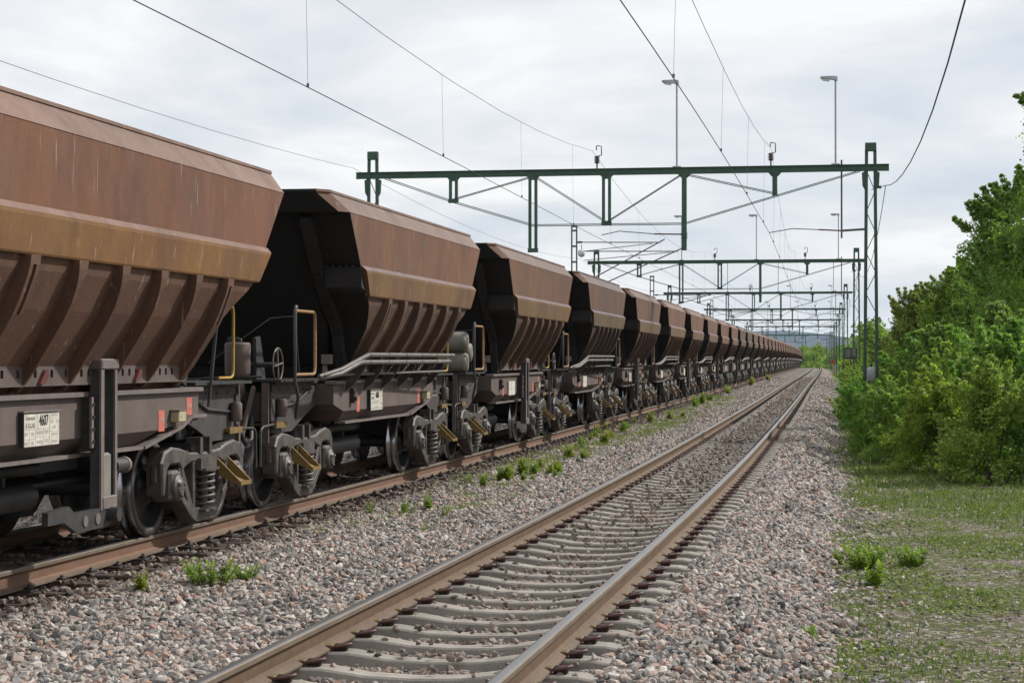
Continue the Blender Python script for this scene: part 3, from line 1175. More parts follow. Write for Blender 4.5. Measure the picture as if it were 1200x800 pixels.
def handrail(e, mat):
    b = MB()
    v = -1.22
    pu, bu = (e * (4.42 if e < 0 else 3.72), e * 3.62)
    b.tube([(e * 4.05, v + .1, 1.0), (e * 4.3, v, 1.25), (pu, v, 1.42), (pu, v, 2.21), (pu + e * -.03, v, 2.25), (pu - e * .08, v, 2.25), (pu - e * .16, v + .05, 2.1), (e * 3.4, v + .25, 1.45)] if e < 0 else
           [(pu - e * .45, v + .1, 1.2), (pu - e * .45, v, 2.2)], [.020] * 5 + [.012, .010, .009] if e < 0 else .017, 8, 0)
    if e < 0:
        b.tube([(pu, v, 2.20), (bu - e * -.08, v, 2.20), (bu - e * -.02, v, 2.18), (bu, v, 2.12), (bu, v, 1.57), (bu - e * -.02, v, 1.51), (bu - e * -.08, v, 1.49), (pu, v, 1.49)], .019, 8, 1)
        b.tube([(pu, v, 2.14), (pu + .05, v + .3, 2.12), (pu - .02, v + 1.0, 1.62)], .007, 6, 0)
    else:
        q0 = pu - .45
        b.tube([(q0, v, 2.2), (pu - .08, v, 2.2), (pu - .02, v, 2.18), (pu, v, 2.12), (pu, v, 1.56), (pu - .02, v, 1.50), (pu - .08, v, 1.48), (q0, v, 1.48)], .014, 8, 1)
    return b.mesh('handrail', ['post_dark', mat])


TXT = {}


def text_obj(txt, size, parent, loc, mat, name='lettering', width=1.0):
    key = (txt, size, mat)
    if key not in TXT:
        cu = bpy.data.curves.new(name, 'FONT')
        cu.body = txt; cu.size = size; cu.align_x = 'CENTER'; cu.align_y = 'CENTER'
        cu.extrude = .0012
        tmp = bpy.data.objects.new('tmp', cu)
        me = bpy.data.meshes.new_from_object(tmp)
        me.name = name; me.materials.clear(); me.materials.append(MATS[mat])
        bpy.data.objects.remove(tmp); bpy.data.curves.remove(cu)
        TXT[key] = me
    o = link(name, TXT[key], parent)
    o.location = loc; o.rotation_euler = (R(90), 0, 0); o.scale = (width, 1, 1)
    return o


def data_plate(root, u, number):
    b = MB()
    v = 1.235
    b.bbox(u - .33, u + .33, -v, -1.202, 1.0, 1.255, .006, 0)
    b.box(u - .345, u + .345, -v - .012, -1.202, 1.262, 1.275, 1)
    b.box(u - .34, u - .332, -v - .01, -1.202, 1.0, 1.26, 2)
    yl = -v - .0015
    for z, x0, x1 in ((1.135, -.33, .12), (1.075, -.12, .05), (1.06, -.33, -.12), (1.21, .14, .33), (1.11, .14, .33), (1.06, .14, .33)):
        b.box(u + x0, u + x1, yl, -v, z - .002, z + .002, 3)
    for x, z0, z1 in ((-.07, 1.135, 1.255), (.14, 1.0, 1.255), (-.22, 1.0, 1.135), (-.11, 1.0, 1.135), (.03, 1.0, 1.135)):
        b.box(u + x - .002, u + x + .002, yl, -v, z0, z1, 3)
    rr = random.Random(5)
    # rows of fine print too small to read
    for cx, cz, w in ((-.275, 1.10, .06), (-.165, 1.10, .05), (-.04, 1.105, .1), (.085, 1.11, .06), (-.275, 1.03, .06), (-.165, 1.03, .05), (-.04, 1.035, .1), (.085, 1.04, .06), (.235, 1.235, .12), (.19, 1.185, .04), (.29, 1.185, .04),
                      (.235, 1.14, .05), (.235, 1.085, .11), (.235, 1.03, .11)):
        k = 0; x = -w / 2
        while x < w / 2:
            ww = rr.uniform(.008, .016)
            b.box(u + cx + x, u + cx + x + ww, yl, -v, cz - .012, cz + .012, 4 if rr.random() < .6 else 3)
            x += ww + .008
    o = b.build('data_plate', ['white_plate', 'post_face', 'print_black', 'print_grey', 'print_grey'], root)
    text_obj(number, .118, o, (u + .035, yl - .001, 1.195), 'print_black', width=.70)
    text_obj('Fammoorr', .05, o, (u - .2, yl - .001, 1.222), 'print_grey', width=.78)
    text_obj('S-LKAB', .056, o, (u - .2, yl - .001, 1.163), 'print_grey', width=.95)
    return o


def red_panel(root, u, z, w=.15, h=.19):
    b = MB()
    b.box(u - w / 2, u + w / 2, -1.2045, -1.199, z - h / 2, z + h / 2)
    o = b.build('red_panel', 'red_panel', root)
    text_obj('Du tt', .05, o, (u + .01, -1.206, z + .012), 'pale_paint', width=.85)
    return o


def one(name, mats, fn, root):
    b = MB(); fn(b)
    return b.build(name, mats, root)


UH, LH, HF, SM_ = upper_hopper(), lower_hopper(), flange_mesh(), sill_mesh()
BM = {s_: belt_mesh(s_) for s_ in (-1, 1)}
RBM = {(s_, w): rib_mesh(s_, w) for s_ in (-1, 1) for w in (True, False)}
ERM = {(e, s_): end_rib(e, s_) for e in (-1, 1) for s_ in (-1, 1)}
EBM = {e: end_beam(e) for e in (-1, 1)}
EFM = {e: end_frame(e) for e in (-1, 1)}
CPM = {e: coupler(e) for e in (-1, 1)}
HRM = {-1: handrail(-1, 'ochre_rail'), 1: handrail(1, 'yellow')}
UFM = underfloor(0)
EIM = {e: end_fittings(e) for e in (-1, 1)}


def wagon(kind, number=None, extras=()):
    root = empty('ore_wagon')
    link('upper_hopper', UH, root)
    link('lower_hopper', LH, root)
    for sg in (-1, 1):
        link('side_belt', BM[sg], root)
        for k in range(6):
            o = link('rib', RBM[(sg, k in (0, 5))], root); o.location = (-2.1 + .84 * k, 0, 0)
    for e in (-1, 1):
        for sg in (-1, 1):
            link('end_rib', ERM[(e, sg)], root)
        link('end_beam', EBM[e], root); link('end_frame', EFM[e], root); link('coupler', CPM[e], root)
        link('handrail', HRM[e], root); link('end_fittings', EIM[e], root)
        add_bogie(root, e)
    link('hopper_flange', HF, root); link('sill', SM_, root); link('brake_gear', UFM, root)
    if number:
        data_plate(root, -.86 if kind == 'A' else -.78, number)
    else:
        one('data_plate', ['white_plate', 'print_grey'], lambda b: (b.bbox(-1.15, -.5, -1.235, -1.202, 1.0, 1.255, .006, 0), b.box(-1.15, -.5, -1.237, -1.235, 1.12, 1.126, 1), b.box(-.9, -.894, -1.237, -1.235, 1.0, 1.25, 1)), root)
    for u, z in (((-1.62, 1.1), (1.77, 1.11), (2.49, 1.21)) if kind == 'A' else ((-1.60, 1.1), (1.80, 1.13))):
        red_panel(root, u, z)
    def lab_box(b):
        b.bbox(1.99, 2.18, -1.29, -1.202, 1.09, 1.19, .008, 0)
        b.box(1.98, 2.19, -1.295, -1.202, 1.192, 1.202, 1)
        b.box(2.035, 2.05, -1.2915, -1.289, 1.13, 1.145, 2)
    one('label_box', ['cream_box', 'post_face', 'print_black'], lab_box, root)
    def hook(b):
        b.box(-1.98, -1.90, -1.25, -1.202, 1.12, 1.30, 0); b.box(-1.97, -1.91, -1.28, -1.252, 1.15, 1.2, 0); b.box(-1.98, -1.9, -1.26, -1.25, 1.24, 1.27, 0)
    one('latch', 'iron_chair', hook, root)
    def brk(b):
        for e in (-1, 1):
            b.bbox(e * 2.62, e * 2.74, -1.16, -1.04, 1.60, 1.72, .01, 0); b.box(e * 2.66, e * 2.70, -1.10, -1.05, 1.44, 1.60, 0)
    one('lamp_bracket', 'post_face', brk, root)
    if kind == 'A':
        def post(b):
            b.box(.03, .35, -1.275, -1.255, .46, 1.60, 0)
            b.box(.03, .06, -1.345, -1.275, .44, 1.60, 0); b.box(.32, .35, -1.345, -1.275, .44, 1.60, 0)
            b.box(.012, .075, -1.358, -1.340, .44, 1.60, 1); b.box(.305, .352, -1.358, -1.340, .44, 1.60, 1)
            b.bbox(.0, .37, -1.37, -1.25, 1.58, 1.67, .012, 1)
            b.bbox(.09, .29, -1.335, -1.28, .50, .90, .02, 2)
            b.bbox(.04, .34, -1.366, -1.335, .44, .55, .01, 1)
            b.tube([(.35, -1.31, .78), (.58, -1.31, .78)], .065, 16, 3); b.tube([(.58, -1.31, .78), (.63, -1.31, .78)], .07, 16, 1)
            b.box(-.02, .03, -1.30, -1.2, .93, 1.36, 3)
            for k in range(4):
                b.tube([(-.045, -1.30, 1.0 + k * .1), (-.045, -1.325, 1.0 + k * .1)], .012, 6, 3)
            b.box(-.07, -.022, -1.31, -1.29, .95, 1.36, 1)
        one('unloading_post', ['post_dark', 'post_face', 'tank', 'cast_dark'], post, root)
        def lever(b):
            b.prism([(-1.0, .50), (-.6, .52), (-.5, .46), (.25, .46), (.3, .36), (.15, .30), (-.45, .30), (-.7, .40), (-1.0, .40)], -1.35, -1.30, 'y', 0)
            for u in (-.3, -.05):
                b.lathe([(.045, -1.351), (.045, -1.36)], (u, 0, .38), 'y', 12, None, 1)
            b.tube([(.2, -1.3, .40), (.2, -1.44, .40)], .06, 12, 0)
        one('discharge_lever', ['cast_dark', 'post_face'], lever, root)
        for u in (-.95, .98):
            one('latch_plate', 'insulator_red', lambda b: b.prism([(u - .08, 1.48), (u + .02, 1.48), (u + .08, 1.54), (u + .07, 1.585), (u + .01, 1.57)], -1.30, -1.272, 'y', 0), root)
    else:
        def tubes(b):
            b.tube([(-3.55, -1.25, 1.46), (-3.2, -1.42, 1.54), (-2.35, -1.5, 1.70), (-2.2, -1.5, 1.715), (2.82, -1.5, 1.715)], .029, 10)
            b.tube([(-3.5, -1.25, 1.44), (-3.25, -1.42, 1.49), (-2.72, -1.5, 1.61), (-2.55, -1.5, 1.625), (2.52, -1.5, 1.625)], .029, 10)
            b.tube([(-3.5, -1.3, 1.475), (2.2, -1.48, 1.485)], .017, 8)
            for k in range(6):
                u = -2.2 + k * .95
                for z in (1.715, 1.625):
                    b.tube([(u - .012, -1.5, z), (u + .012, -1.5, z)], .035, 10)
        one('side_tubes', 'tube_steel', tubes, root)
        for k in range(6):
            u = -2.3 + k * .9
            one('bracket', 'frame_dark', lambda b: b.prism([(-1.22, 1.27), (-1.25, 1.40), (-1.46, 1.66), (-1.485, 1.56), (-1.34, 1.36)], u - .02, u + .02, 'x'), root)
        def bw(b):
            pts = [(-4.42 + .185 * math.cos(a), -1.02, 1.60 + .185 * math.sin(a)) for a in np.linspace(0, 2 * math.pi, 29)]
            b.tube(pts, .010, 8, 0)
            b.tube([(-4.6, -1.02, 1.58), (-4.24, -1.02, 1.62)], .011, 6, 0); b.tube([(-4.40, -1.02, 1.42), (-4.44, -1.02, 1.78)], .011, 6, 0)
            b.tube([(-4.42, -1.02, 1.60), (-4.42, -.6, 1.60)], .03, 8, 1)
        one('brake_wheel', ['tube_steel', 'cast_dark'], bw, root)
        def drum(b):
            b.lathe([(.05, 1.2), (.085, 1.22), (.085, 1.36), (.075, 1.40), (.085, 1.44), (.13, 1.48), (.14, 1.50), (.145, 1.82), (.135, 1.845), (.05, 1.85)], (-4.62, -.62, 0), 'z', 24, None, 0)
            b.tube([(-4.70, -.68, 1.82), (-4.71, -.69, 1.88), (-4.62, -.62, 1.90), (-4.54, -.56, 1.88), (-4.54, -.56, 1.82)], .01, 6, 1)
            b.prism([(-4.44, 1.44), (-4.46, 1.9), (-4.3, 1.92), (-4.1, 1.44)], -.5, -.44, 'y', 1)
            b.prism([(-4.44, 1.44), (-4.46, 1.9), (-4.3, 1.92), (-4.1, 1.44)], -.78, -.74, 'y', 1)
        one('brake_cylinder', ['frame', 'cast_dark'], drum, root)
    if 'tanks' in extras:
        for u, z in ((-4.42, 1.60), (-4.42, 1.94), (-4.08, 1.77)):
            one('air_tank', ['tank', 'print_grey'], lambda b: b.lathe([(.08, -1.12), (.145, -1.105), (.165, -1.06), (.165, .15), (.145, .2), (.08, .21)], (u, 0, z), 'y', 24), root)
    return root


# reduced wagons for the distance
def far_bogie_mesh():
    b = MB()
    for d in (-1, 1):
        for sg in (-1, 1):
            b.lathe([(.1, sg * .64), (.48, sg * .67), (.4575, sg * .7), (.4575, sg * .815), (.38, sg * .81), (.3, sg * .74), (.1, sg * .8)], (d * .889, 0, R_W), 'y', 16, None, 1)
            b.bbox(d * .889 - .15, d * .889 + .15, sg * .98, sg * 1.22, R_W - .14, R_W + .16, .03, 0)
    for sg in (-1, 1):
        b.prism([(-1.22, .45), (-1.22, .72), (-.95, .84), (0, .75), (.95, .84), (1.22, .72), (1.22, .45), (.75, .62), (.5, .63), (-.5, .63), (-.75, .62)], sg * 1.0, sg * 1.15, 'y', 0)
        b.prism([(-.7, .62), (-.55, .62), (-.3, .2), (-.4, .1)], sg * 1.01, sg * 1.14, 'y', 0)
        b.prism([(.7, .62), (.55, .62), (.3, .2), (.4, .1)], sg * 1.01, sg * 1.14, 'y', 0)
        b.box(-.38, .38, sg * 1.02, sg * 1.145, .08, .2, 0)
        b.lathe([(.11, .2), (.13, .3), (.11, .4), (.13, .5), (.11, .6)], (0, sg * 1.1, 0), 'z', 10, None, 0)
    b.box(-.2, .2, -1.0, 1.0, .48, .84, 1)
    return b.mesh('bogie', ['cast', 'cast_dark', 'gold'])


FB = far_bogie_mesh()


def far_under(kind):
    b = MB()
    b.box(-2.74, 2.74, -1.19, 1.19, .92, 1.38, 0)
    b.box(-4.5, 4.5, -.95, .95, 1.0, 1.36, 1)
    b.box(-4.6, 4.6, -1.1, 1.1, 1.38, 1.42, 1)
    b.box(-5.1, 5.1, -.12, .12, .8, 1.04, 1)
    b.box(-2, 1.5, -.7, .7, .55, .9, 1)
    return b.mesh('underframe', ['frame', 'frame_dark'])


FU = far_under('A')


def mid_ribs():
    b = MB()
    for k in range(6):
        me = RBM[(-1, k in (0, 5))]
        off = -2.1 + .84 * k
        b.add([(v.co.x + off, v.co.y, v.co.z) for v in me.vertices], [tuple(p.vertices) for p in me.polygons])
    return b.mesh('ribs', 'rust_low')


MR = mid_ribs()
_b = MB(); _b.tube([(-3.75, -1.3, 1.49), (-2.2, -1.5, 1.70), (2.82, -1.5, 1.715)], .04, 5); _b.tube([(-3.7, -1.3, 1.47), (-2.55, -1.5, 1.62), (2.52, -1.5, 1.625)], .04, 5)
FT = _b.mesh('side_tubes', 'tube_steel')
_b = MB(); _b.box(.02, .35, -1.36, -1.22, .44, 1.60, 0); _b.box(.0, .37, -1.37, -1.21, 1.60, 1.67, 1)
FP = _b.mesh('unloading_post', ['post_dark', 'post_face'])
_b = MB(); _b.box(-1.15, -.5, -1.235, -1.2, 1.0, 1.255)
FD = _b.mesh('data_plate', 'white_plate')


def mid_wagon(kind, detail):
    root = empty('ore_wagon')
    link('upper_hopper', UH, root); link('lower_hopper', LH, root)
    link('side_belt', BM[-1], root)
    o = link('ribs', MR, root); o['kind'] = 'stuff'
    link('underframe', FU, root)
    for e in (-1, 1):
        o = link('bogie', FB, root); o.location = (e * U_B, 0, 0)
        if detail:
            o = link('foot_step', FSM[e], root); o.location = (e * U_B, 0, 0)
            link('handrail', HRM[e], root)
    if detail:
        link('end_rib', ERM[(-1, -1)], root); link('end_beam', EBM[-1], root)
    link('data_plate', FD, root)
    link('side_tubes' if kind == 'B' else 'unloading_post', FT if kind == 'B' else FP, root)
    return root


ONES = ['', 'first', 'second', 'third', 'fourth', 'fifth', 'sixth', 'seventh', 'eighth', 'ninth', 'tenth', 'eleventh', 'twelfth', 'thirteenth', 'fourteenth', 'fifteenth', 'sixteenth', 'seventeenth', 'eighteenth', 'nineteenth']
TENS = {20: ('twenty', 'twentieth'), 30: ('thirty', 'thirtieth'), 40: ('forty', 'fortieth'), 50: ('fifty', 'fiftieth'), 60: ('sixty', 'sixtieth')}


def ordinal(n):
    if n < 20:
        return ONES[n]
    a, c = TENS[n // 10 * 10]
    return c if n % 10 == 0 else a + '-' + ONES[n % 10]


TINT = {1: (1.08, 1.0, .92), 2: (.97, .98, .94), 3: (.90, .94, .94), 4: (.74, .85, .92), 5: (.88, .93, .95), 6: (.96, .97, .97), 7: (.9, .92, .94), 8: (.92, .94, .94), 9: (.95, .93, .92), 10: (.95, .9, .88), 11: (.62, .75, .85), 12: (.6, .75, .85)}
PITCH, C1 = 10.3, 15.2
near_proto = {}
mid_proto = {}
NW = 56
for k in range(1, NW + 1):
    kind = 'A' if k % 2 else 'B'
    s = C1 + PITCH * (k - 1)
    if k == 1:
        root = wagon('A', '4607')
    elif k == 2:
        root = wagon('B', '4608')
    elif k == 3:
        root = wagon('A', None, ('tanks',))
    elif k <= 9:
        if kind in near_proto:
            root = copy_tree(near_proto[kind])
        else:
            root = wagon(kind, None); near_proto[kind] = root
    else:
        key = (kind, k <= 22)
        if key in mid_proto:
            root = copy_tree(mid_proto[key])
        else:
            root = mid_wagon(*key); mid_proto[key] = root
    # follow the chord between the bogies
    p0, p1 = tp(s - U_B, TR2), tp(s + U_B, TR2)
    d = p1 - p0
    root.location = (p0 + p1) / 2
    root.rotation_euler = (0, -math.atan2(d.z, math.hypot(d.x, d.y)), math.atan2(d.y, d.x))
    what = {1: 'rust-brown ore hopper wagon with number plate 4607, nearest the camera', 2: 'rust-brown ore hopper wagon with pale side tubes, second in the train', 3: 'rust-brown ore hopper wagon with three air tanks, third in the train',
            4: 'greyish-brown ore hopper wagon, fourth in the train from the camera'}.get(k)
    if what is None:
        if k == NW:
            what = 'last visible brown ore hopper wagon at the far end of the train'
        else:
            what = f'{"grey" if k in (11, 12) else "brown"} ore hopper wagon, {ordinal(k)} in the train from the camera'
    tag(root, what, 'freight wagon', 'ore wagons coupled into one long train')
    r2 = random.Random(k)
    tn = TINT.get(k, (r2.uniform(.78, 1.0), r2.uniform(.8, .95), r2.uniform(.8, .95)))
    for ch in root.children:
        if ch.type == 'MESH':
            ch.color = (*tn, 1)
            if k in (2, 3) and ch.name.startswith('side_belt'):
                ch.color = (tn[0] * .92, tn[1] * .94, tn[2] * 1.12, 1)
            if k > 3 and ch.name.startswith('side_belt'):
                ch.color = (tn[0] * .90, tn[1] * .98, tn[2] * 1.35, 1)

# ------------------------------------------------------------------ overhead line
GANTRIES = [60.2, 117.0, 173.5, 231.0, 293.0, 349.0, 452.0]
NEARW = ['first', 'second', 'third', 'fourth', 'fifth', 'sixth', 'seventh']
BEAM_Z = 7.50
MAST_R, MAST_L = 3.33, -12.30


def lattice(b, x, z0, z1, w0, w1, n, lace=True, mi=0, t=.05):
    for sg in (-1, 1):
        b.bar((x + sg * w0, 0, z0), (x + sg * w1, 0, z1), .09, t * 1.4, (0, 1, 0), mi)
    if lace:
        for k in range(n):
            a, c = k / n, (k + 1) / n
            wa, wb = w0 + (w1 - w0) * a, w0 + (w1 - w0) * c
            sg = 1 if k % 2 else -1
            b.bar((x - sg * wa, .045, z0 + (z1 - z0) * a), (x + sg * wb, .045, z0 + (z1 - z0) * c), .03, .014, (0, 1, 0), mi)


GOFF = [0, .35, .1, 0, 0, 0, 0]


def gantry(k, s):
    loc = tp(s, GOFF[k])
    root = empty('catenary_gantry', loc, -hd(s), f'green steel overhead-line gantry spanning the tracks, {NEARW[k]} from the camera', 'gantry', 'overhead-line gantries')
    det = k < 3
    # beam
    b = MB()
    x0, x1 = MAST_L - .55, MAST_R + .55
    b.box(x0, x1, -.07, .07, BEAM_Z + .085, BEAM_Z + .105); b.box(x0, x1, -.012, .012, BEAM_Z - .085, BEAM_Z + .085); b.box(x0, x1, -.07, .07, BEAM_Z - .105, BEAM_Z - .085)
    b.build('beam', 'gantry_green', root)
    for x, nm in ((MAST_R, 'r'), (MAST_L, 'l')):
        b = MB()
        for sg in (-1, 1):
            b.bar((x + sg * .20, 0, -.9), (x + sg * .125, 0, 8.08), .10, .06, (0, 1, 0))
        mast = b.build('mast', 'gantry_green', root)
        b = MB()
        n = 13
        for q in range(n):
            a, c = q / n, (q + 1) / n
            wa, wb = .20 - .075 * a, .20 - .075 * c
            sg = 1 if q % 2 else -1
            b.bar((x - sg * wa, .055, -.7 + 8.1 * a), (x + sg * wb, .055, -.7 + 8.1 * c), .024, .014, (0, 1, 0))
        b.build('lacing', 'gantry_green', mast)
        b = MB(); b.bbox(x - .17, x + .17, -.09, .09, 8.0, 8.26, .01); b.build('mast_cap', 'gantry_green', mast)
        b = MB()
        for sg in (-1, 1):
            b.prism([(x + sg * .17, BEAM_Z - .11), (x + sg * .27, BEAM_Z - .16), (x + sg * .25, BEAM_Z - .55), (x + sg * .18, BEAM_Z - .68)], -.05, .05, 'y')
        b.build('knee_bracket', 'gantry_green', mast)
    # hangers: lateral, bottom z, double
    H = [(-9.68, 6.62, 1), (-7.13, 5.03, 1), (-4.80, 5.86, 1), (-2.37, 5.02, 0), (.42, 6.68, 0)]
    for x, zb, dbl in H:
        b = MB()
        if dbl:
            b.box(x - .14, x - .05, -.05, .05, zb, BEAM_Z - .105); b.box(x + .05, x + .14, -.05, .05, zb, BEAM_Z - .105)
            b.box(x - .16, x + .16, -.055, .055, zb - .03, zb + .10)
        else:
            b.box(x - .075, x + .075, -.07, .07, zb, BEAM_Z - .105)
        b.prism([(x - .2, BEAM_Z - .106), (x + .2, BEAM_Z - .106), (x + .1, BEAM_Z - .22), (x - .1, BEAM_Z - .22)], -.06, .06, 'y')
        b.build('hanger', 'gantry_green', root)
    N1, N2 = 5.85, 5.85
    rods = [((-11.9, 7.40), (-9.68, 6.62)), ((-9.68, 6.62), (-7.13, N1)), ((-9.68, 6.70), (-7.22, 7.36)), ((-7.03, 7.36), (-4.80, 5.92)), ((-7.13, N1), (-2.37, N2)), ((-4.80, 5.92), (-2.48, 7.36)),
            ((-2.25, 7.36), (.36, 6.76)), ((-2.37, N2), (.42, 6.66)), ((.42, 6.66), (3.0, 7.40))]
    for (a, c) in rods:
        b = MB()
        for y in (-.05, .05):
            b.tube([(a[0], y, a[1] + y * .5), (c[0], y, c[1] + y * .5)], .0135, 6, 0, False)
        b.build('tie_rod', 'gantry_green', root)
    # insulators carrying the messenger wires
    for x in (.30, -5.10):
        b = MB()
        b.tube([(x, 0, BEAM_Z + .10), (x, 0, 7.80)], .025, 8, 0)
        b.lathe([(.03, 7.76), (.10, 7.78), (.045, 7.81), (.11, 7.84), (.045, 7.87), (.11, 7.90), (.045, 7.93), (.10, 7.96), (.05, 8.0)], (x, 0, 0), 'z', 12, None, 1)
        b.tube([(x + .02, 0, 8.0), (x + .14, 0, 8.02), (x + .14, 0, 8.3), (x + .02, 0, 8.32), (x - .02, 0, 8.3), (x - .02, 0, 8.18)], .018, 6, 0)
        b.build('insulator', ['gantry_grey', 'insulator'], root)
    # registration arms
    b = MB()
    b.tube([(2.45, 0, 7.75), (2.45, 0, 5.35)], .028, 8, 0); b.tube([(3.15, 0, 5.62), (2.45, 0, 5.58)], .035, 8, 0)
    b.tube([(2.45, 0, 5.58), (1.75, 0, 5.62)], .022, 8, 1); b.tube([(1.75, 0, 5.62), (.95, 0, 5.66), (.25, -.05, 5.54)], .014, 6, 0)
    b.build('registration_arm', ['gantry_grey', 'insulator_red'], root)
    b = MB()
    b.tube([(-2.37, 0, 5.52), (-3.3, 0, 5.54)], .022, 8, 1); b.tube([(-3.3, 0, 5.54), (-4.4, 0, 5.64), (-4.95, -.05, 5.52)], .014, 6, 0)
    b.lathe([(.10, 5.40), (.11, 5.42), (.07, 5.45), (.11, 5.48), (.07, 5.51), (.11, 5.54), (.08, 5.58)], (-2.37, 0, 0), 'z', 10, None, 2)
    b.build('registration_arm', ['gantry_grey', 'insulator_red', 'gantry_green'], root)
    return root


for k, s in enumerate(GANTRIES):
    gantry(k, s)


# yard lamps standing on the beams
def lamp(s, lat, label):
    root = empty('yard_lamp', tp(s, lat, BEAM_Z + .106), -hd(s), label, 'lamp', 'yard lamps on the gantry beams')
    b = MB()
    b.tube([(0, 0, 0), (0, 0, 2.62)], .03, 8, 0); b.bbox(-.13, .13, -.08, .08, 0, .035, .006, 0)
    b.build('pole', 'lamp_metal', root)
    b = MB()
    b.prism([(.06, 2.58), (.06, 2.70), (-.10, 2.72), (-.46, 2.71), (-.46, 2.66), (-.14, 2.62)], -.09, .09, 'y', 0)
    h = b.build('lamp_head', 'lamp_metal', root)
    b = MB(); b.prism([(-.16, 2.62), (-.44, 2.65), (-.40, 2.60), (-.2, 2.56)], -.07, .07, 'y', 0)
    b.build('lamp_glass', 'lamp_glass', h)


for k in range(5):
    for lat, nm in ((2.27, 'above the open track'), (-2.60, 'between the open track and the train'), (-7.1, 'beyond the train')):
        if k == 0 and lat < -6:
            continue
        lamp(GANTRIES[k], lat + GOFF[k], f'slim lamp on the {NEARW[k]} gantry from the camera, {nm}')


# wires
def wire_run(sup_s, sup_z, sag, lat_f, n=10):
    pts = []
    for a, c in zip(sup_s[:-1], sup_s[1:]):
        for i in range(n):
            f = i / n
            pts.append((a + (c - a) * f, sup_z - 4 * sag * f * (1 - f)))
    pts.append((sup_s[-1], sup_z))
    return pts


SUP = [3.0] + GANTRIES[:6] + [400.0, 452.0]


def catenary(lat_c, lat_m, label, group='overhead wires'):
    root = empty('catenary_wire', tp(30, lat_c(30), 5.5), 0, label, 'overhead wire', group)
    inv = Matrix.Translation(-root.location)
    ms_ = wire_run(SUP, 8.17, 1.12, None)
    b = MB()
    b.tube([tp(s, lat_m(s), z) for s, z in ms_], .0055, 4, 0, False)
    o = b.build('messenger_wire', 'wire', root); o.matrix_parent_inverse = inv
    b = MB()
    b.tube([tp(s, lat_c(s), 5.52) for s in np.arange(3, 452, 3.0)], .0075, 5, 0, False)
    o = b.build('contact_wire', 'wire', root); o.matrix_parent_inverse = inv
    for a, c in list(zip(SUP[:-1], SUP[1:]))[:5]:
        n = 6
        for i in range(n):
            f = (i + .5) / n
            s = a + (c - a) * f
            z = 8.17 - 4 * 1.12 * f * (1 - f)
            b = MB()
            b.tube([tp(s, lat_m(s), z), tp(s, lat_c(s), 5.53)], .0035, 4, 0, False)
            q = tp(s, lat_c(s), 5.545); b.box(q.x - .018, q.x + .018, q.y - .018, q.y + .018, q.z - .02, q.z + .03)
            o = b.build('dropper', 'wire_thin', root); o.matrix_parent_inverse = inv


def zig(amp, base):
    return lambda s: base + amp * float(np.interp(s, SUP, [(-1) ** i for i in range(len(SUP))]))


catenary(zig(-.14, .12), lambda s: zig(-.14, .12)(s) + .04, 'thin overhead wires with droppers above the open track')
catenary(zig(.10, -5.12), lambda s: zig(.10, -5.12)(s) - .03, 'thin overhead wires with droppers above the train')

b = MB(); b.tube([tp(s, 3.78, z) for s, z in wire_run([3.0] + GANTRIES, 6.95, 1.35, None, 12)], .012, 5, 0, False)
o = b.build('feeder_wire', 'wire'); tag(o, 'thick sagging feeder wire outside the right-hand gantry masts', 'overhead wire')
b = MB(); b.tube([tp(s, -12.95, z) for s, z in wire_run([3.0] + GANTRIES, 7.75, .6, None, 12)], .007, 5, 0, False)
o = b.build('feeder_wire', 'wire_thin'); tag(o, 'thin wire over the train to the left-hand gantry masts', 'overhead wire')
for k in range(2):
    s = GANTRIES[k]
    root = empty('wire_insulator', tp(s, 3.35, 6.9), -hd(s), f'small dark insulator holding the feeder wire on the {NEARW[k]} gantry mast', 'insulator', 'feeder insulators')
    b = MB(); b.tube([(0, 0, -.08), (.25, 0, 0), (.45, 0, .05)], .012, 6); b.build('rod', 'gantry_grey', root)
    b = MB(); b.lathe([(.02, .18), (.06, .2), (.03, .22), (.06, .24), (.03, .26), (.06, .28), (.02, .31)], (0, 0, 0), 'x', 10); b.build('discs', 'insulator', root)


# cantilever masts of the track behind the train
def cant_mast(s, lat, h, label, arms, detail=True):
    root = empty('catenary_mast', tp(s, lat, -.3), -hd(s), label, 'mast', 'grey catenary masts behind the train')
    b = MB()
    for sg in (-1, 1):
        b.box(sg * .10, sg * .17, -.06, .06, 0, h)
    z = .4
    while z < h:
        b.box(-.10, .10, -.05, .05, z - .05, z + .05); z += .85
    b.box(-.17, .17, -.065, .065, h - .12, h)
    b.build('mast', 'gantry_grey', root)
    for (zt, zb, xe, y) in arms:
        b = MB()
        b.tube([(.15, y, zt), (xe, y, zt - .05)], .028, 8, 0)
        b.tube([(.15, y, zb), (xe + .25, y, zt + .12)], .032, 8, 0)
        b.tube([(.5, y, zt - .5), (xe - .4, y, zt - .1)], .02, 6, 0)
        b.lathe([(.03, .2), (.07, .24), (.04, .28), (.07, .32), (.04, .36), (.07, .40), (.03, .5)], (0, y, zt), 'x', 10, None, 1)
        b.build('cantilever', ['gantry_grey', 'insulator_red'], root)
    return root


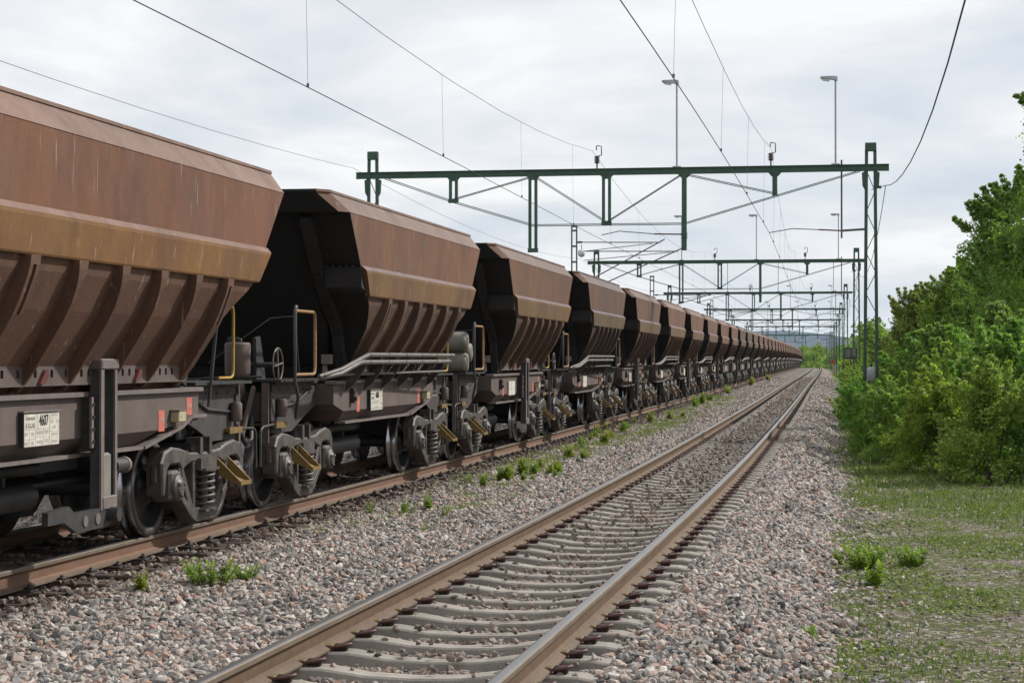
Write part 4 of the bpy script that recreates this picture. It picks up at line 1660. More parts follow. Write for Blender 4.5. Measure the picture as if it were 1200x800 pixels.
cant_mast(104, -11.6, 9.2, 'tall grey twin-channel mast with two cantilevers behind the fourth wagon', [(8.25, 5.8, 4.7, -.3), (7.8, 5.4, 5.6, .4)])
cant_mast(150, -11.6, 8.4, 'grey mast with one cantilever behind the fifth wagon', [(6.9, 5.6, 4.6, 0)])
cant_mast(226, -11.6, 8.8, 'small grey mast with a crossarm behind the ninth wagon', [(7.5, 6.0, 5.2, 0)])
root = empty('glass_insulator', tp(104, -11.2, 7.35), 0, 'round white glass ball hanging beside the tall grey mast', 'insulator')
b = MB(); b.lathe([(.03, -.2), (.15, -.14), (.2, 0), (.15, .14), (.03, .2)], (0, 0, 0), 'z', 16); b.build('ball', 'lamp_glass', root)
b = MB(); b.tube([(0, 0, .18), (0, 0, .5)], .02, 6); b.build('stem', 'gantry_grey', root)
# round red sign with white cross bars on the second gantry
s = GANTRIES[1]
root = empty('round_sign', tp(s, -7.62, 4.75), -hd(s), 'small round red sign with white bars hung from the second gantry', 'sign')
b = MB(); b.lathe([(.22, -.11), (.22, -.085)], (0, 0, 0), 'y', 24); b.build('disc', 'signal_red', root)
b = MB(); b.box(-.16, .16, -.118, -.111, .05, .08); b.box(-.16, .16, -.118, -.111, -.08, -.05); b.box(-.025, .025, -.1165, -.111, -.17, .17); b.build('white_bars', 'white_plate', root)
b = MB(); b.box(.12, .2, -.08, .0, -.1, .35); b.build('arm', 'gantry_green', root)

# box on the first mast, boards and signals along the right side
s = GANTRIES[0]
root = empty('line_transformer', tp(s, MAST_R, 1.0), -hd(s), 'pale grey canister strapped to the first gantry mast', 'transformer')
b = MB(); b.lathe([(.10, -.02), (.13, .0), (.13, .34), (.10, .39), (.05, .41)], (0, -.13, 0), 'z', 14); b.build('canister', 'box_grey', root)
b = MB(); b.box(-.26, .26, -.05, -.02, .30, .33); b.box(-.26, .26, -.05, -.02, .04, .07); b.build('strap', 'gantry_grey', root)
b = MB(); b.tube([(0, -.13, .4), (.02, -.13, .5)], .03, 8); b.build('bushing', 'insulator', root)
s = 105
root = empty('sign_board', tp(s, 3.2, -.5), -hd(s) + .1, 'dark square board on a post beside the second gantry mast', 'sign')
b = MB(); b.box(-.035, .035, -.02, .04, 0, 2.3); b.build('post', 'gantry_grey', root)
b = MB(); b.bbox(-.34, .34, -.06, -.022, 2.12, 2.75, .01); b.build('board', 'sign_dark', root)
b = MB(); b.box(-.28, -.02, -.064, -.0605, 2.22, 2.66); b.box(.06, .28, -.064, -.0605, 2.28, 2.7); b.build('worn_patch', 'sign_patch', root)
s = 292
root = empty('track_signal', tp(s, 2.55, -.5), -hd(s), 'small red-faced signal on a yellow post far along the track', 'signal')
b = MB(); b.box(-.06, .06, -.06, .06, 0, 1.6); b.build('post', 'signal_yellow', root)
b = MB(); b.bbox(-.22, .22, -.08, .08, 1.45, 2.0, .03); hd_ = b.build('signal_head', 'signal_red', root)
b = MB(); b.lathe([(.08, -.14), (.08, -.08)], (0, 0, 1.78), 'y', 14); b.build('lens', 'print_black', hd_)
root = empty('relay_cabinet', tp(296, 2.95, -.55), -hd(s), 'pale grey cabinet at the foot of the red signal', 'cabinet')
b = MB(); b.bbox(-.3, .3, -.2, .2, 0, 1.2, .03); b.build('body', 'box_grey', root)
b = MB(); b.box(-.34, .34, -.24, .24, 1.2, 1.26); b.build('roof', 'lamp_metal', root)
b = MB(); b.box(-.24, .24, -.215, -.201, .15, 1.1); b.build('door', 'lamp_metal', root)
for i, (s, lat) in enumerate([(330, 3.0), (372, 3.0), (430, 3.1), (470, 3.3), (515, 3.6), (540, -2.4)]):
    h = [8.2, 7.8, 8.5, 8.0, 8.4, 8.0][i]
    root = empty('line_pole', tp(s, lat, -.8), -hd(s), f'distant thin grey line pole, {ordinal(i + 1)} beyond the sixth gantry', 'pole', 'distant line poles')
    b = MB(); b.bar((-.14, 0, 0), (-.09, 0, h), .09, .09); b.bar((.14, 0, 0), (.09, 0, h), .09, .09)
    for q in range(9):
        b.box(-.12, .12, -.03, .03, .5 + q * .85, .56 + q * .85)
    b.build('post', 'far_post', root)
    b = MB(); b.box(-1.6, .2, -.05, .05, h - .4, h - .3); b.build('crossarm', 'far_post', root)


# ------------------------------------------------------------------ vegetation
def leaves(centers, spread, count, size, r, flat=.5, elong=1.7, droop=0.0):
    """count leaf quads around every centre; returns verts, faces"""
    c = np.repeat(centers, count, 0)
    sp = np.repeat(spread, count)[:, None]
    d = r.normal(size=c.shape); d /= np.linalg.norm(d, axis=1)[:, None]
    p = c + d * sp * (r.random(len(c))[:, None] ** .45) * np.array([1, 1, .8])
    n = len(p)
    nrm = d * .55 + r.normal(size=c.shape) * .75 + np.array([0, 0, flat])
    nrm /= np.linalg.norm(nrm, axis=1)[:, None]
    t = np.cross(nrm, r.normal(size=c.shape)); t /= np.linalg.norm(t, axis=1)[:, None]
    bt = np.cross(nrm, t)
    sz = (size * (.6 + .8 * r.random(n)))[:, None]
    a = p - t * sz * .5 * elong; c2 = p + t * sz * .5 * elong
    e1 = p + bt * sz * .42 - nrm * sz * .12; e2 = p - bt * sz * .42 - nrm * sz * .12
    v = np.stack([a, e1, c2, e2], 1).reshape(-1, 3)
    f = np.arange(4 * n).reshape(-1, 4)
    return v, f


def tree_meshes(seed, h, rx, z_low, nclump, per, size, shrub=False, spread=.42, col='leaf'):
    r = np.random.default_rng(seed)
    # crown envelope: a few lobes
    nl = 7 if not shrub else 6
    lob = []
    for k in range(nl):
        a = k * 2.399 + r.uniform(-.4, .4)
        f = (k + .5) / nl
        zc = z_low + (h - z_low) * (.15 + .75 * f)
        rr = rx * (1 - .75 * f ** 1.6) * r.uniform(.45, .8)
        lob.append((math.cos(a) * rr, math.sin(a) * rr, zc, rx * (.62 - .34 * f) * r.uniform(.8, 1.25), (h - z_low) * r.uniform(.16, .26)))
    lob.append((r.uniform(-.15, .15) * rx, r.uniform(-.15, .15) * rx, h - (h - z_low) * .16, rx * .3, (h - z_low) * .17))
    cs = []; sp = []
    for k in range(nclump):
        L_ = lob[r.integers(len(lob))]
        d = r.normal(size=3); d /= np.linalg.norm(d)
        q = r.random() ** .33
        p = np.array([L_[0] + d[0] * L_[3] * q, L_[1] + d[1] * L_[3] * q, L_[2] + d[2] * L_[4] * q])
        if p[2] < z_low * .6 + .05:
            p[2] = z_low * .6 + .05 + r.random() * .3
        cs.append(p); sp.append(spread * r.uniform(.55, 1.2) * (1 if not shrub else .8))
    # single shoots breaking the outline
    if shrub:
        for k in range(int(nclump * .35)):
            a = r.uniform(0, 6.28); q = rx * r.uniform(.5, 1.0)
            cs.append(np.array([math.cos(a) * q, math.sin(a) * q, r.uniform(.05, .55)])); sp.append(spread * r.uniform(.5, .9))
    for k in range(int(nclump * .26)):
        L_ = lob[r.integers(len(lob))]
        d = r.normal(size=3); d[2] = abs(d[2]) + .6; d /= np.linalg.norm(d)
        p = np.array([L_[0] + d[0] * L_[3] * 1.1, L_[1] + d[1] * L_[3] * 1.1, L_[2] + d[2] * L_[4] * 1.15])
        for q in range(4):
            cs.append(p + d * q * .15); sp.append(.17 - .03 * q)
    cs = np.array(cs); sp = np.array(sp)
    v, f = leaves(cs, sp, per, size, r)
    crown = raw_mesh('crown', v, f, col)
    b = MB()
    base = [Vector((0, 0, 0))]
    if shrub:
        for k in range(7):
            c = Vector(cs[r.integers(len(cs))].tolist())
            st = Vector((c.x * .15, c.y * .15, -.1))
            mid = st.lerp(c, .5) + Vector((r.uniform(-.1, .1), r.uniform(-.1, .1), .1))
            b.tube([st, mid, c], [.022, .015, .006], 5)
    else:
        top = Vector((r.uniform(-.2, .2), r.uniform(-.2, .2), h * .86))
        m1 = Vector((r.uniform(-.15, .15), r.uniform(-.15, .15), h * .4))
        tr_ = h * .014 + .02
        b.tube([(0, 0, -.2), tuple(m1 * .4), tuple(m1), tuple(m1.lerp(top, .5) + Vector((.08, -.06, 0))), tuple(top)], [tr_ * 1.2, tr_, tr_ * .8, tr_ * .5, tr_ * .15], 7)
        for k in range(16):
            c = Vector(cs[r.integers(len(cs))].tolist())
            zz_ = max(.15 * h, c.z - r.uniform(.25, .6) * math.hypot(c.x, c.y) - .2)
            st = m1 * (zz_ / (h * .4)) if zz_ < h * .4 else m1.lerp(top, (zz_ - h * .4) / (h * .46))
            mid = st.lerp(c, .5) + Vector((0, 0, .12))
            b.tube([st, mid, c], [tr_ * .45, tr_ * .28, .006], 5)
    return crown, b.mesh('trunk', 'bark')


SHR = [tree_meshes(11, 2.1, 1.15, .12, 175, 60, .048, True, .32), tree_meshes(12, 2.6, 1.35, .12, 195, 64, .05, True, .36),
       tree_meshes(13, 1.7, 1.0, .08, 145, 58, .046, True, .28), tree_meshes(17, 2.4, 1.1, .1, 165, 62, .052, True, .32)]
TRE = [tree_meshes(21, 8.2, 2.6, 1.0, 520, 64, .064, False, .42), tree_meshes(22, 6.6, 2.1, .8, 420, 62, .062, False, .40),
       tree_meshes(23, 5.0, 1.7, .6, 330, 58, .06, False, .36), tree_meshes(24, 5.6, 1.5, .5, 310, 56, .06, False, .34)]


def plant(name, meshes, s, lat, sc, rz, label, cat, group, tint=(1, 1, 1)):
    q = tp(s, lat, 0)
    z = float(ground_z(np.array(q.x), np.array(q.y))) if lat > 2.4 else -.3
    root = empty(name, (q.x, q.y, z), rz, label, cat, group)
    root.scale = (sc, sc, sc) if not isinstance(sc, tuple) else sc
    o = link('crown' if name != 'willow_shrub' else 'foliage', meshes[0], root); o.color = (*tint, 1)
    link('trunk' if name != 'willow_shrub' else 'stems', meshes[1], root)
    return root


SG = 'green shrubs along the right side of the track'
shrubs = [  # s, lat, variant, scale, label
    (36.0, 5.05, 2, 1.0, 'low leafy shrub at the front edge of the thicket beside the grass'),
    (36.6, 6.35, 0, 1.05, 'leafy shrub at the front of the thicket, at the right picture edge'),
    (38.5, 4.2, 2, .95, 'low shrub at the front corner of the thicket, nearest the gravel'),
    (39.8, 5.5, 1, .95, 'rounded green shrub just behind the front row of the thicket'),
    (40.5, 7.0, 3, 1.15, 'tall shrub at the right picture edge behind the front row'),
    (42.5, 3.55, 2, .85, 'small shrub leaning towards the gravel below the first gantry mast'),
    (43.0, 4.7, 0, .95, 'light green shrub in the middle of the thicket'),
    (44.5, 6.1, 1, 1.1, 'large shrub in the middle of the thicket below the tall tree'),
    (46.5, 3.35, 2, .8, 'small shrub bordering the gravel in front of the first gantry mast'),
    (47.5, 4.5, 0, .9, 'bushy shrub to the right of the grey canister'),
    (50.5, 3.35, 2, .7, 'low yellowish-green shrub directly below the grey canister'),
    (51.5, 5.0, 3, 1.05, 'upright shrub between the first mast and the tall trees'),
    (55.0, 3.35, 2, .62, 'low shrub left of the first gantry mast at the gravel edge'),
    (56.0, 4.6, 1, .95, 'dense shrub right behind the first gantry mast'),
    (62.0, 3.05, 2, .75, 'shrub at the gravel edge beside the foot of the first mast'),
    (64.0, 3.8, 0, .72, 'shrub beyond the first mast, half hidden behind it'),
    (68.0, 3.15, 2, .8, 'brownish-green shrub at the gravel edge past the first mast'),
    (74.0, 3.7, 2, .85, 'shrub below the dark square board, nearer one'),
    (80.0, 3.2, 2, .8, 'small shrub at the gravel edge below the square board'),
    (88.0, 3.7, 2, .85, 'shrub behind the post of the square board'),
    (97.0, 3.2, 2, .85, 'shrub at the gravel edge before the second gantry mast'),
    (110.0, 3.9, 0, .8, 'shrub at the foot of the second gantry mast'),
    (125.0, 3.9, 0, .9, 'distant shrub past the second gantry mast'),
]
for i, (s, lat, v, sc, lb) in enumerate(shrubs):
    g = random.Random(i)
    ti = (g.uniform(.78, 1.22), g.uniform(.9, 1.12), g.uniform(.75, 1.1))
    if 'yellow' in lb or 'brown' in lb:
        ti = (1.18, 1.04, .85)
    plant('willow_shrub', SHR[v], s, lat, sc, g.uniform(0, 6.28), lb, 'shrub', SG, ti)
TG = 'leafy trees on the right behind the shrubs'
trees = [
    (49.5, 8.3, 0, 1.02, 'tallest leafy tree, at the right picture edge'),
    (55.5, 6.9, 1, .98, 'dark green tree left of the tallest tree'),
    (46.5, 8.2, 2, .95, 'tree in front of the tallest tree at the picture edge'),
    (58.5, 9.3, 0, .9, 'tall tree behind the tallest one'),
    (62.0, 5.7, 3, .82, 'slender light green tree right of the first gantry mast'),
    (66.0, 7.4, 1, .86, 'leafy tree between the slender tree and the dark one'),
    (72.0, 5.3, 2, .88, 'medium leafy tree beyond the first gantry mast'),
    (78.0, 7.5, 1, .82, 'tree standing back behind the medium leafy tree'),
    (84.0, 5.5, 3, .72, 'narrow young tree with a pointed tip behind the first mast'),
    (95.0, 6.6, 2, .85, 'low tree right of the square board'),
    (106.0, 6.0, 3, .62, 'small tree next to the second gantry mast'),
    (120.0, 7.0, 2, .8, 'distant tree beyond the square board'),
    (140.0, 6.4, 2, .7, 'distant small tree between the gantry masts'),
    (165.0, 7.5, 1, .6, 'distant tree at the third gantry'),
    (200.0, 6.5, 2, .9, 'distant tree past the third gantry'),
]
for i, (s, lat, v, sc, lb) in enumerate(trees):
    g = random.Random(100 + i)
    plant('leafy_tree', TRE[v], s, lat, sc, g.uniform(0, 6.28), lb, 'tree', TG, (g.uniform(.85, 1.1), g.uniform(.88, 1.08), g.uniform(.8, 1.0)) if i not in (0, 1, 2, 3) else (.84, .92, .82))


# far woods: one mass
def woods(name, n, fn, size, per, seed, label, col='leaf_far'):
    r = np.random.default_rng(seed)
    C = []; SPd = []
    for k in range(n):
        x, y, z, h, rad = fn(r)
        m = int(10 + h * 2)
        for q in range(m):
            f = r.random()
            a = r.uniform(0, 6.28); rr = rad * math.sqrt(r.random()) * (1 - .8 * f ** 2)
            C.append((x + math.cos(a) * rr, y + math.sin(a) * rr, z + h * (.08 + .9 * f))); SPd.append(rad * .42)
    v, f = leaves(np.array(C), np.array(SPd), per, size, r)
    o = link(name, raw_mesh(name, v, f, col))
    o['kind'] = 'stuff'; o['label'] = label; o['category'] = 'woods'
    return o


def f_right(r):
    s = r.uniform(125, 420) ; lat = 4.3 + abs(r.normal()) * 9 + (s - 125) * .006
    q = tp(s, lat)
    return q.x, q.y, q.z - .6, r.uniform(2.6, 4.6) + min(lat, 16) * .08, r.uniform(1.3, 2.2)


def f_mid(r):
    x = r.uniform(70, 190); y = r.uniform(560, 720)
    return x, y, -1.6, r.uniform(3.8, 7.6), r.uniform(2, 3.4)


def f_far(r):
    y = r.uniform(900, 1500); x = y * r.uniform(-.02, .32)
    return x, y, -3.5, r.uniform(7, 12.5), r.uniform(3.5, 6)


def f_low(r):
    x = r.uniform(60, 130); y = r.uniform(470, 560)
    q = x / y
    return x, y, -1.5, r.uniform(1.0, 2.2), r.uniform(1.2, 2.4)


woods('woods_beside_track', 330, f_right, .26, 12, 31, 'bushy green woods lining the right side of the distant track')
woods('woods_beyond_bend', 240, f_mid, .55, 9, 32, 'dark green woods beyond the bend of the track')
woods('distant_woods', 330, f_far, 1.1, 8, 33, 'pale green woods on the plain below the hills')
woods('low_bushes_at_bend', 60, f_low, .32, 9, 34, 'low light green bushes at the bend of the track')


# weeds in the ballast and saplings on the verge
def weed_mesh(seed, nst, h, rad, leaf):
    r = np.random.default_rng(seed)
    V = []; F = []; o = 0
    b = MB()
    vv = []; ff = []
    for k in range(nst):
        a = r.uniform(0, 6.28); d = rad * math.sqrt(r.random())
        bx, by = math.cos(a) * d * .6, math.sin(a) * d * .6
        hh = h * r.uniform(.55, 1.0)
        tx, ty = bx + math.cos(a) * d * .5 + r.uniform(-.03, .03), by + math.sin(a) * d * .5 + r.uniform(-.03, .03)
        b.tube([(bx, by, -.05), ((bx + tx) / 2, (by + ty) / 2, hh * .5), (tx, ty, hh * .95)], [.005, .004, .002], 4)
        nl_ = int(14 + hh * 60)
        for q in range(nl_):
            f = (q + .5) / nl_
            f = .15 + .85 * f
            p = np.array([bx + (tx - bx) * f, by + (ty - by) * f, hh * f])
            an = q * 2.4 + r.uniform(-.4, .4)
            el = r.uniform(.15, .75) + .5 * f ** 3
            dr = np.array([math.cos(an) * math.cos(el), math.sin(an) * math.cos(el), math.sin(el)])
            L_ = leaf * r.uniform(.7, 1.2) * (1.1 - .5 * f)
            sd_ = np.cross(dr, [0, 0, 1.0]); sd_ /= np.linalg.norm(sd_)
            w = L_ * .24
            vv += [p, p + dr * L_ * .5 + sd_ * w, p + dr * L_ + np.array([0, 0, -.15 * L_]), p + dr * L_ * .5 - sd_ * w]
            ff.append((o, o + 1, o + 2, o + 3)); o += 4
    return raw_mesh('foliage', np.array(vv), np.array(ff), 'weed_leaf'), b.mesh('stems', 'bark')


WD = [weed_mesh(41, 20, .21, .22, .075), weed_mesh(42, 5, .22, .07, .09), weed_mesh(43, 8, .34, .14, .12), weed_mesh(44, 22, .5, .34, .15), weed_mesh(45, 4, .16, .05, .055)]


def px2track(x, y, z):
    """ground position (x, y) at height z of a point given in image pixels"""
    Z = (1.674 - z) * 2251.0 / (y - 419.56)
    return (x - 600) / 2251.0 * Z, Z


def weed(v, x, y, sc, label, z=-.215, tint=(1, 1, 1), name='weed_plant', cat='plant', group='weeds growing in the ballast'):
    X_, Y_ = px2track(x, y, z)
    root = empty(name, (X_, Y_, z - .01), random.uniform(0, 6.28), label, cat, group)
    root.scale = (sc, sc, sc)
    o = link('foliage', WD[v][0], root); o.color = (*tint, 1)
    link('stems', WD[v][1], root)


weed(0, 247, 684, 1.0, 'wide low leafy weed in the ballast beside the rail, nearest the first wagon')
weed(0, 285, 678, .62, 'smaller bushy weed touching the wide low one on its right')
weed(1, 163, 694, .85, 'single small weed standing left of the wide low weed', tint=(1.2, .95, .7))
weed(4, 432, 603, 1.1, 'tiny weed in the ballast left of the weed pair')
weed(1, 473, 601, .75, 'small weed, left one of the pair between the tracks')
weed(1, 503, 597, .95, 'upright weed, right one of the pair between the tracks')
weed(4, 521, 605, 1.0, 'tiny weed just below the upright weed')
weed(1, 566, 570, 1.0, 'upright weed at the near end of the weed row')
weed(4, 549, 568, 1.2, 'tiny weed left of the weed row')
rw = random.Random(9)
row = [(588, 563, 2, .9), (598, 560, 2, 1.0), (612, 557, 2, 1.05), (625, 556, 2, 1.1), (634, 549, 2, .95), (646, 555, 2, 1.1), (655, 551, 1, 1.1), (666, 537, 2, 1.0), (674, 525, 1, 1.1), (684, 537, 2, .95), (692, 517, 2, .9), (700, 508, 2, 1.0), (708, 521, 2, 1.05), (717, 514, 2, .9), (730, 507, 2, 1.1), (735, 502, 1, 1.1), (709, 503, 2, 1.0)]
row += [(x + rw.uniform(-7, 9), y + rw.uniform(-6, 7), rw.choice((1, 2, 2, 4)), sc * .8) for x, y, v, sc in row]
row += [(x + rw.uniform(-9, 11), y + rw.uniform(-7, 8), rw.choice((1, 4)), sc * .9) for x, y, v, sc in row[:17]]
row.sort()
for i, (x, y, v, sc) in enumerate(row):
    weed(v, x, y, sc * rw.uniform(.45, .95), f'bright green weed in the row between the tracks, {ordinal(i + 1)} from its near end', tint=(rw.uniform(.95, 1.35), rw.uniform(.95, 1.1), .9))
row2 = [(785, 492, 2, .9, 'pale'), (800, 489, 2, .7, 'pale'), (815, 477, 2, 1.3, ''), (822, 474, 2, 1.5, ''), (832, 470, 2, 1.0, ''), (853, 462, 2, 1.5, 'pale'), (762, 496, 2, 1.0, 'pale'), (880, 452, 2, 1.8, 'pale'), (900, 446, 2, 1.6, 'pale')]
for i, (x, y, v, sc, p) in enumerate(row2):
    weed(v, x, y, sc, f'{"yellowish" if p else "green"} distant weed patch beside the far wagons, {ordinal(i + 1)} of its line', tint=(1.35, 1.1, 1.1) if p else (1, 1, 1))
weed(3, 1012, 668, .58, 'leafy sapling in the middle of the verge, largest of the group', -.57, (1.0, 1.0, .85), 'sapling', 'sapling', 'saplings on the grassy verge')
weed(3, 1068, 664, .48, 'round sapling to the right of the largest one', -.57, (.95, .98, .85), 'sapling', 'sapling', 'saplings on the grassy verge')
weed(2, 1024, 688, .8, 'small upright sapling in front of the largest one', -.57, (1.1, 1.1, .85), 'sapling', 'sapling', 'saplings on the grassy verge')
weed(1, 983, 662, .9, 'tiny sapling on the left near the gravel', -.57, (.95, .95, .8), 'sapling', 'sapling', 'saplings on the grassy verge')
weed(2, 945, 738, .45, 'tiny weed at the gravel edge low in the picture', -.57)
weed(2, 950, 757, .5, 'low weed patch at the gravel edge, lowest in the picture', -.57)


# ------------------------------------------------------------------ loose stones and grass
def stone_mesh(seed):
    r = np.random.default_rng(seed)
    t_ = (1 + 5 ** .5) / 2
    v = np.array([(-1, t_, 0), (1, t_, 0), (-1, -t_, 0), (1, -t_, 0), (0, -1, t_), (0, 1, t_), (0, -1, -t_), (0, 1, -t_), (t_, 0, -1), (t_, 0, 1), (-t_, 0, -1), (-t_, 0, 1)])
    v = v / np.linalg.norm(v, axis=1)[:, None]
    f = np.array([(0, 11, 5), (0, 5, 1), (0, 1, 7), (0, 7, 10), (0, 10, 11), (1, 5, 9), (5, 11, 4), (11, 10, 2), (10, 7, 6), (7, 1, 8), (3, 9, 4), (3, 4, 2), (3, 2, 6), (3, 6, 8), (3, 8, 9), (4, 9, 5), (2, 4, 11), (6, 2, 10), (8, 6, 7), (9, 8, 1)])
    v = v * (1 + r.uniform(-.28, .22, len(v)))[:, None] * np.array([r.uniform(.9, 1.35), r.uniform(.7, 1.0), r.uniform(.5, .8)])
    # cut flat facets
    for k in range(5):
        n = r.normal(size=3); n /= np.linalg.norm(n)
        d = v @ n; lim = r.uniform(.35, .62)
        v = v - np.outer(np.clip(d - lim, 0, None), n)
    return raw_mesh('stone', v * .5, f, 'stone')


src = []
for k in range(8):
    o = bpy.data.objects.new('stone_source', stone_mesh(60 + k))
    src.append(o)


def in_view(p, mx_=.06):
    x = p[:, 0] / np.maximum(p[:, 1], .1); z = (p[:, 2] - 1.674) / np.maximum(p[:, 1], .1)
    return (p[:, 1] > 4) & (np.abs(x) < .2666 * 1.35) & (z > -.1825 * 1.4)


def scatter(s0, s1, l0, l1, dens, r):
    n = int((s1 - s0) * (l1 - l0) * dens)
    s = r.uniform(s0, s1, n); l = r.uniform(l0, l1, n)
    return s, l


rs = np.random.default_rng(77)
PS = []; SC = []; STN = []
for (s0, s1, dens) in ((9, 16, 760), (16, 24, 620), (24, 36, 420), (36, 55, 250), (55, 85, 120), (85, 125, 55), (125, 190, 26)):
    for (l0, l1) in ((-7.2, -6.0), (-6.0, -3.5), (-3.5, -.85), (-.66, .66), (.85, 3.3)):
        dd = dens * (.35 if l1 <= -6 else .7 if l1 <= -3.5 else 1)
        s, l = scatter(s0, s1, l0, l1, dd, rs)
        near = np.abs(((s - 9.3 + SP / 2) % SP) - SP / 2)
        on_sl = (near < .15) & (np.abs(l) < 1.27)
        keep = ~on_sl | (rs.random(len(s)) < .05 + .55 * np.clip((np.abs(l) - 1.02) / .15, 0, 1) + .30 * np.exp(-(l / .42) ** 2) * np.clip((s - 16) / 30, 0, 1))
        nw = np.abs(((s - 10.6 + .31) % .62) - .31)
        onw = (nw < .12) & (np.abs(l - TR2) < 1.3)
        keep &= ~onw | (rs.random(len(s)) < .22)
        keep &= (np.abs(np.abs(l - TR2) - .7535) > .11)
        # thin out the shoulder's ragged foot
        keep &= (l < 2.05) | (rs.random(len(s)) < np.exp(-(l - 2.05) * 3.2))
        s, l, on_sl, onw = s[keep], l[keep], on_sl[keep], onw[keep]
        size = rs.uniform(.038, .092, len(s))  * (1 + .25 * (rs.random(len(s)) < .08))
        if s0 >= 24:
            size *= {24: 1.12, 36: 1.15, 55: 1.3, 85: 1.6, 125: 2.0}[s0]
        inside = np.abs(l) < 1.2
        size[inside] *= .86
        z = ballast_z(s, l) + size * rs.uniform(.0, .32, len(s))
        z[on_sl] = np.where(np.abs(l[on_sl]) > 1.02, z[on_sl] + .008, -.2 + size[on_sl] * .2)
        z[onw] = -.19 + size[onw] * .15
        z[inside & ~on_sl] -= .012
        g = tpa(s, l, z)
        gz = ground_z(g[:, 0], g[:, 1])
        g[:, 2] = np.maximum(g[:, 2], gz + .004)
        ok = in_view(g)
        sn = .75 * np.exp(-(np.clip(np.abs(l - TR2) - .9, 0, None) / .55) ** 2) + .5 * np.exp(-(np.clip(np.abs(l) - .75, 0, None) / .22) ** 2)
        sn = np.clip(sn * (.65 + .7 * rs.random(len(s))), 0, .9)
        PS.append(g[ok]); SC.append(size[ok]); STN.append(sn[ok])
# scattered stones on the verge
for (s0, s1, dens) in ((10, 24, 150), (24, 40, 60)):
    s, l = scatter(s0, s1, 2.2, 8.5, dens, rs)
    patch = smooth_noise(s * 1.1, l * 1.1, 15) + rs.normal(size=len(s)) * .15
    k = patch > -.05
    s, l = s[k], l[k]
    g = tpa(s, l, 0.0); size = rs.uniform(.015, .055, len(s))
    g[:, 2] = ground_z(g[:, 0], g[:, 1]) + size * .08
    ok = in_view(g)
    PS.append(g[ok]); SC.append(size[ok]); STN.append(.25 * rs.random(int(ok.sum())))
STN = np.concatenate(STN)
PS = np.concatenate(PS); SC = np.concatenate(SC)
print('stones', len(PS))
pm = bpy.data.meshes.new('ballast_gravel')
pm.vertices.add(len(PS)); pm.vertices.foreach_set('co', PS.astype(np.float32).ravel())
at = pm.attributes.new('rot', 'FLOAT_VECTOR', 'POINT')
rot = np.stack([rs.normal(0, .5, len(PS)), rs.normal(0, .5, len(PS)), rs.uniform(0, 6.28, len(PS))], -1)
at.data.foreach_set('vector', rot.astype(np.float32).ravel())
at = pm.attributes.new('scl', 'FLOAT', 'POINT'); at.data.foreach_set('value', SC.astype(np.float32))
at = pm.attributes.new('stain', 'FLOAT', 'POINT'); at.data.foreach_set('value', STN.astype(np.float32))
at = pm.attributes.new('pick', 'INT', 'POINT'); at.data.foreach_set('value', rs.integers(0, 8, len(PS)).astype(np.int32))
pm.update()
gravel = link('ballast_gravel', pm)
gravel['kind'] = 'stuff'; gravel['label'] = 'loose grey and pink crushed stones of the ballast'; gravel['category'] = 'gravel'
ng = bpy.data.node_groups.new('scatter_stones', 'GeometryNodeTree')
ng.interface.new_socket('Geometry', in_out='INPUT', socket_type='NodeSocketGeometry')
ng.interface.new_socket('Geometry', in_out='OUTPUT', socket_type='NodeSocketGeometry')
gi = ng.nodes.new('NodeGroupInput'); go = ng.nodes.new('NodeGroupOutput')
iop = ng.nodes.new('GeometryNodeInstanceOnPoints')
g2i = ng.nodes.new('GeometryNodeGeometryToInstance')
for o in src:
    q = ng.nodes.new('GeometryNodeObjectInfo'); q.inputs['Object'].default_value = o; q.inputs['As Instance'].default_value = False
    ng.links.new(q.outputs['Geometry'], g2i.inputs[0])


def named(nm, ty):
    q = ng.nodes.new('GeometryNodeInputNamedAttribute'); q.data_type = ty; q.inputs['Name'].default_value = nm
    return q.outputs['Attribute']


ng.links.new(gi.outputs[0], iop.inputs['Points'])
ng.links.new(g2i.outputs[0], iop.inputs['Instance'])
iop.inputs['Pick Instance'].default_value = True
ng.links.new(named('pick', 'INT'), iop.inputs['Instance Index'])
ng.links.new(named('rot', 'FLOAT_VECTOR'), iop.inputs['Rotation'])
ng.links.new(named('scl', 'FLOAT'), iop.inputs['Scale'])
ng.links.new(iop.outputs[0], go.inputs[0])
md = gravel.modifiers.new('stones', 'NODES'); md.node_group = ng


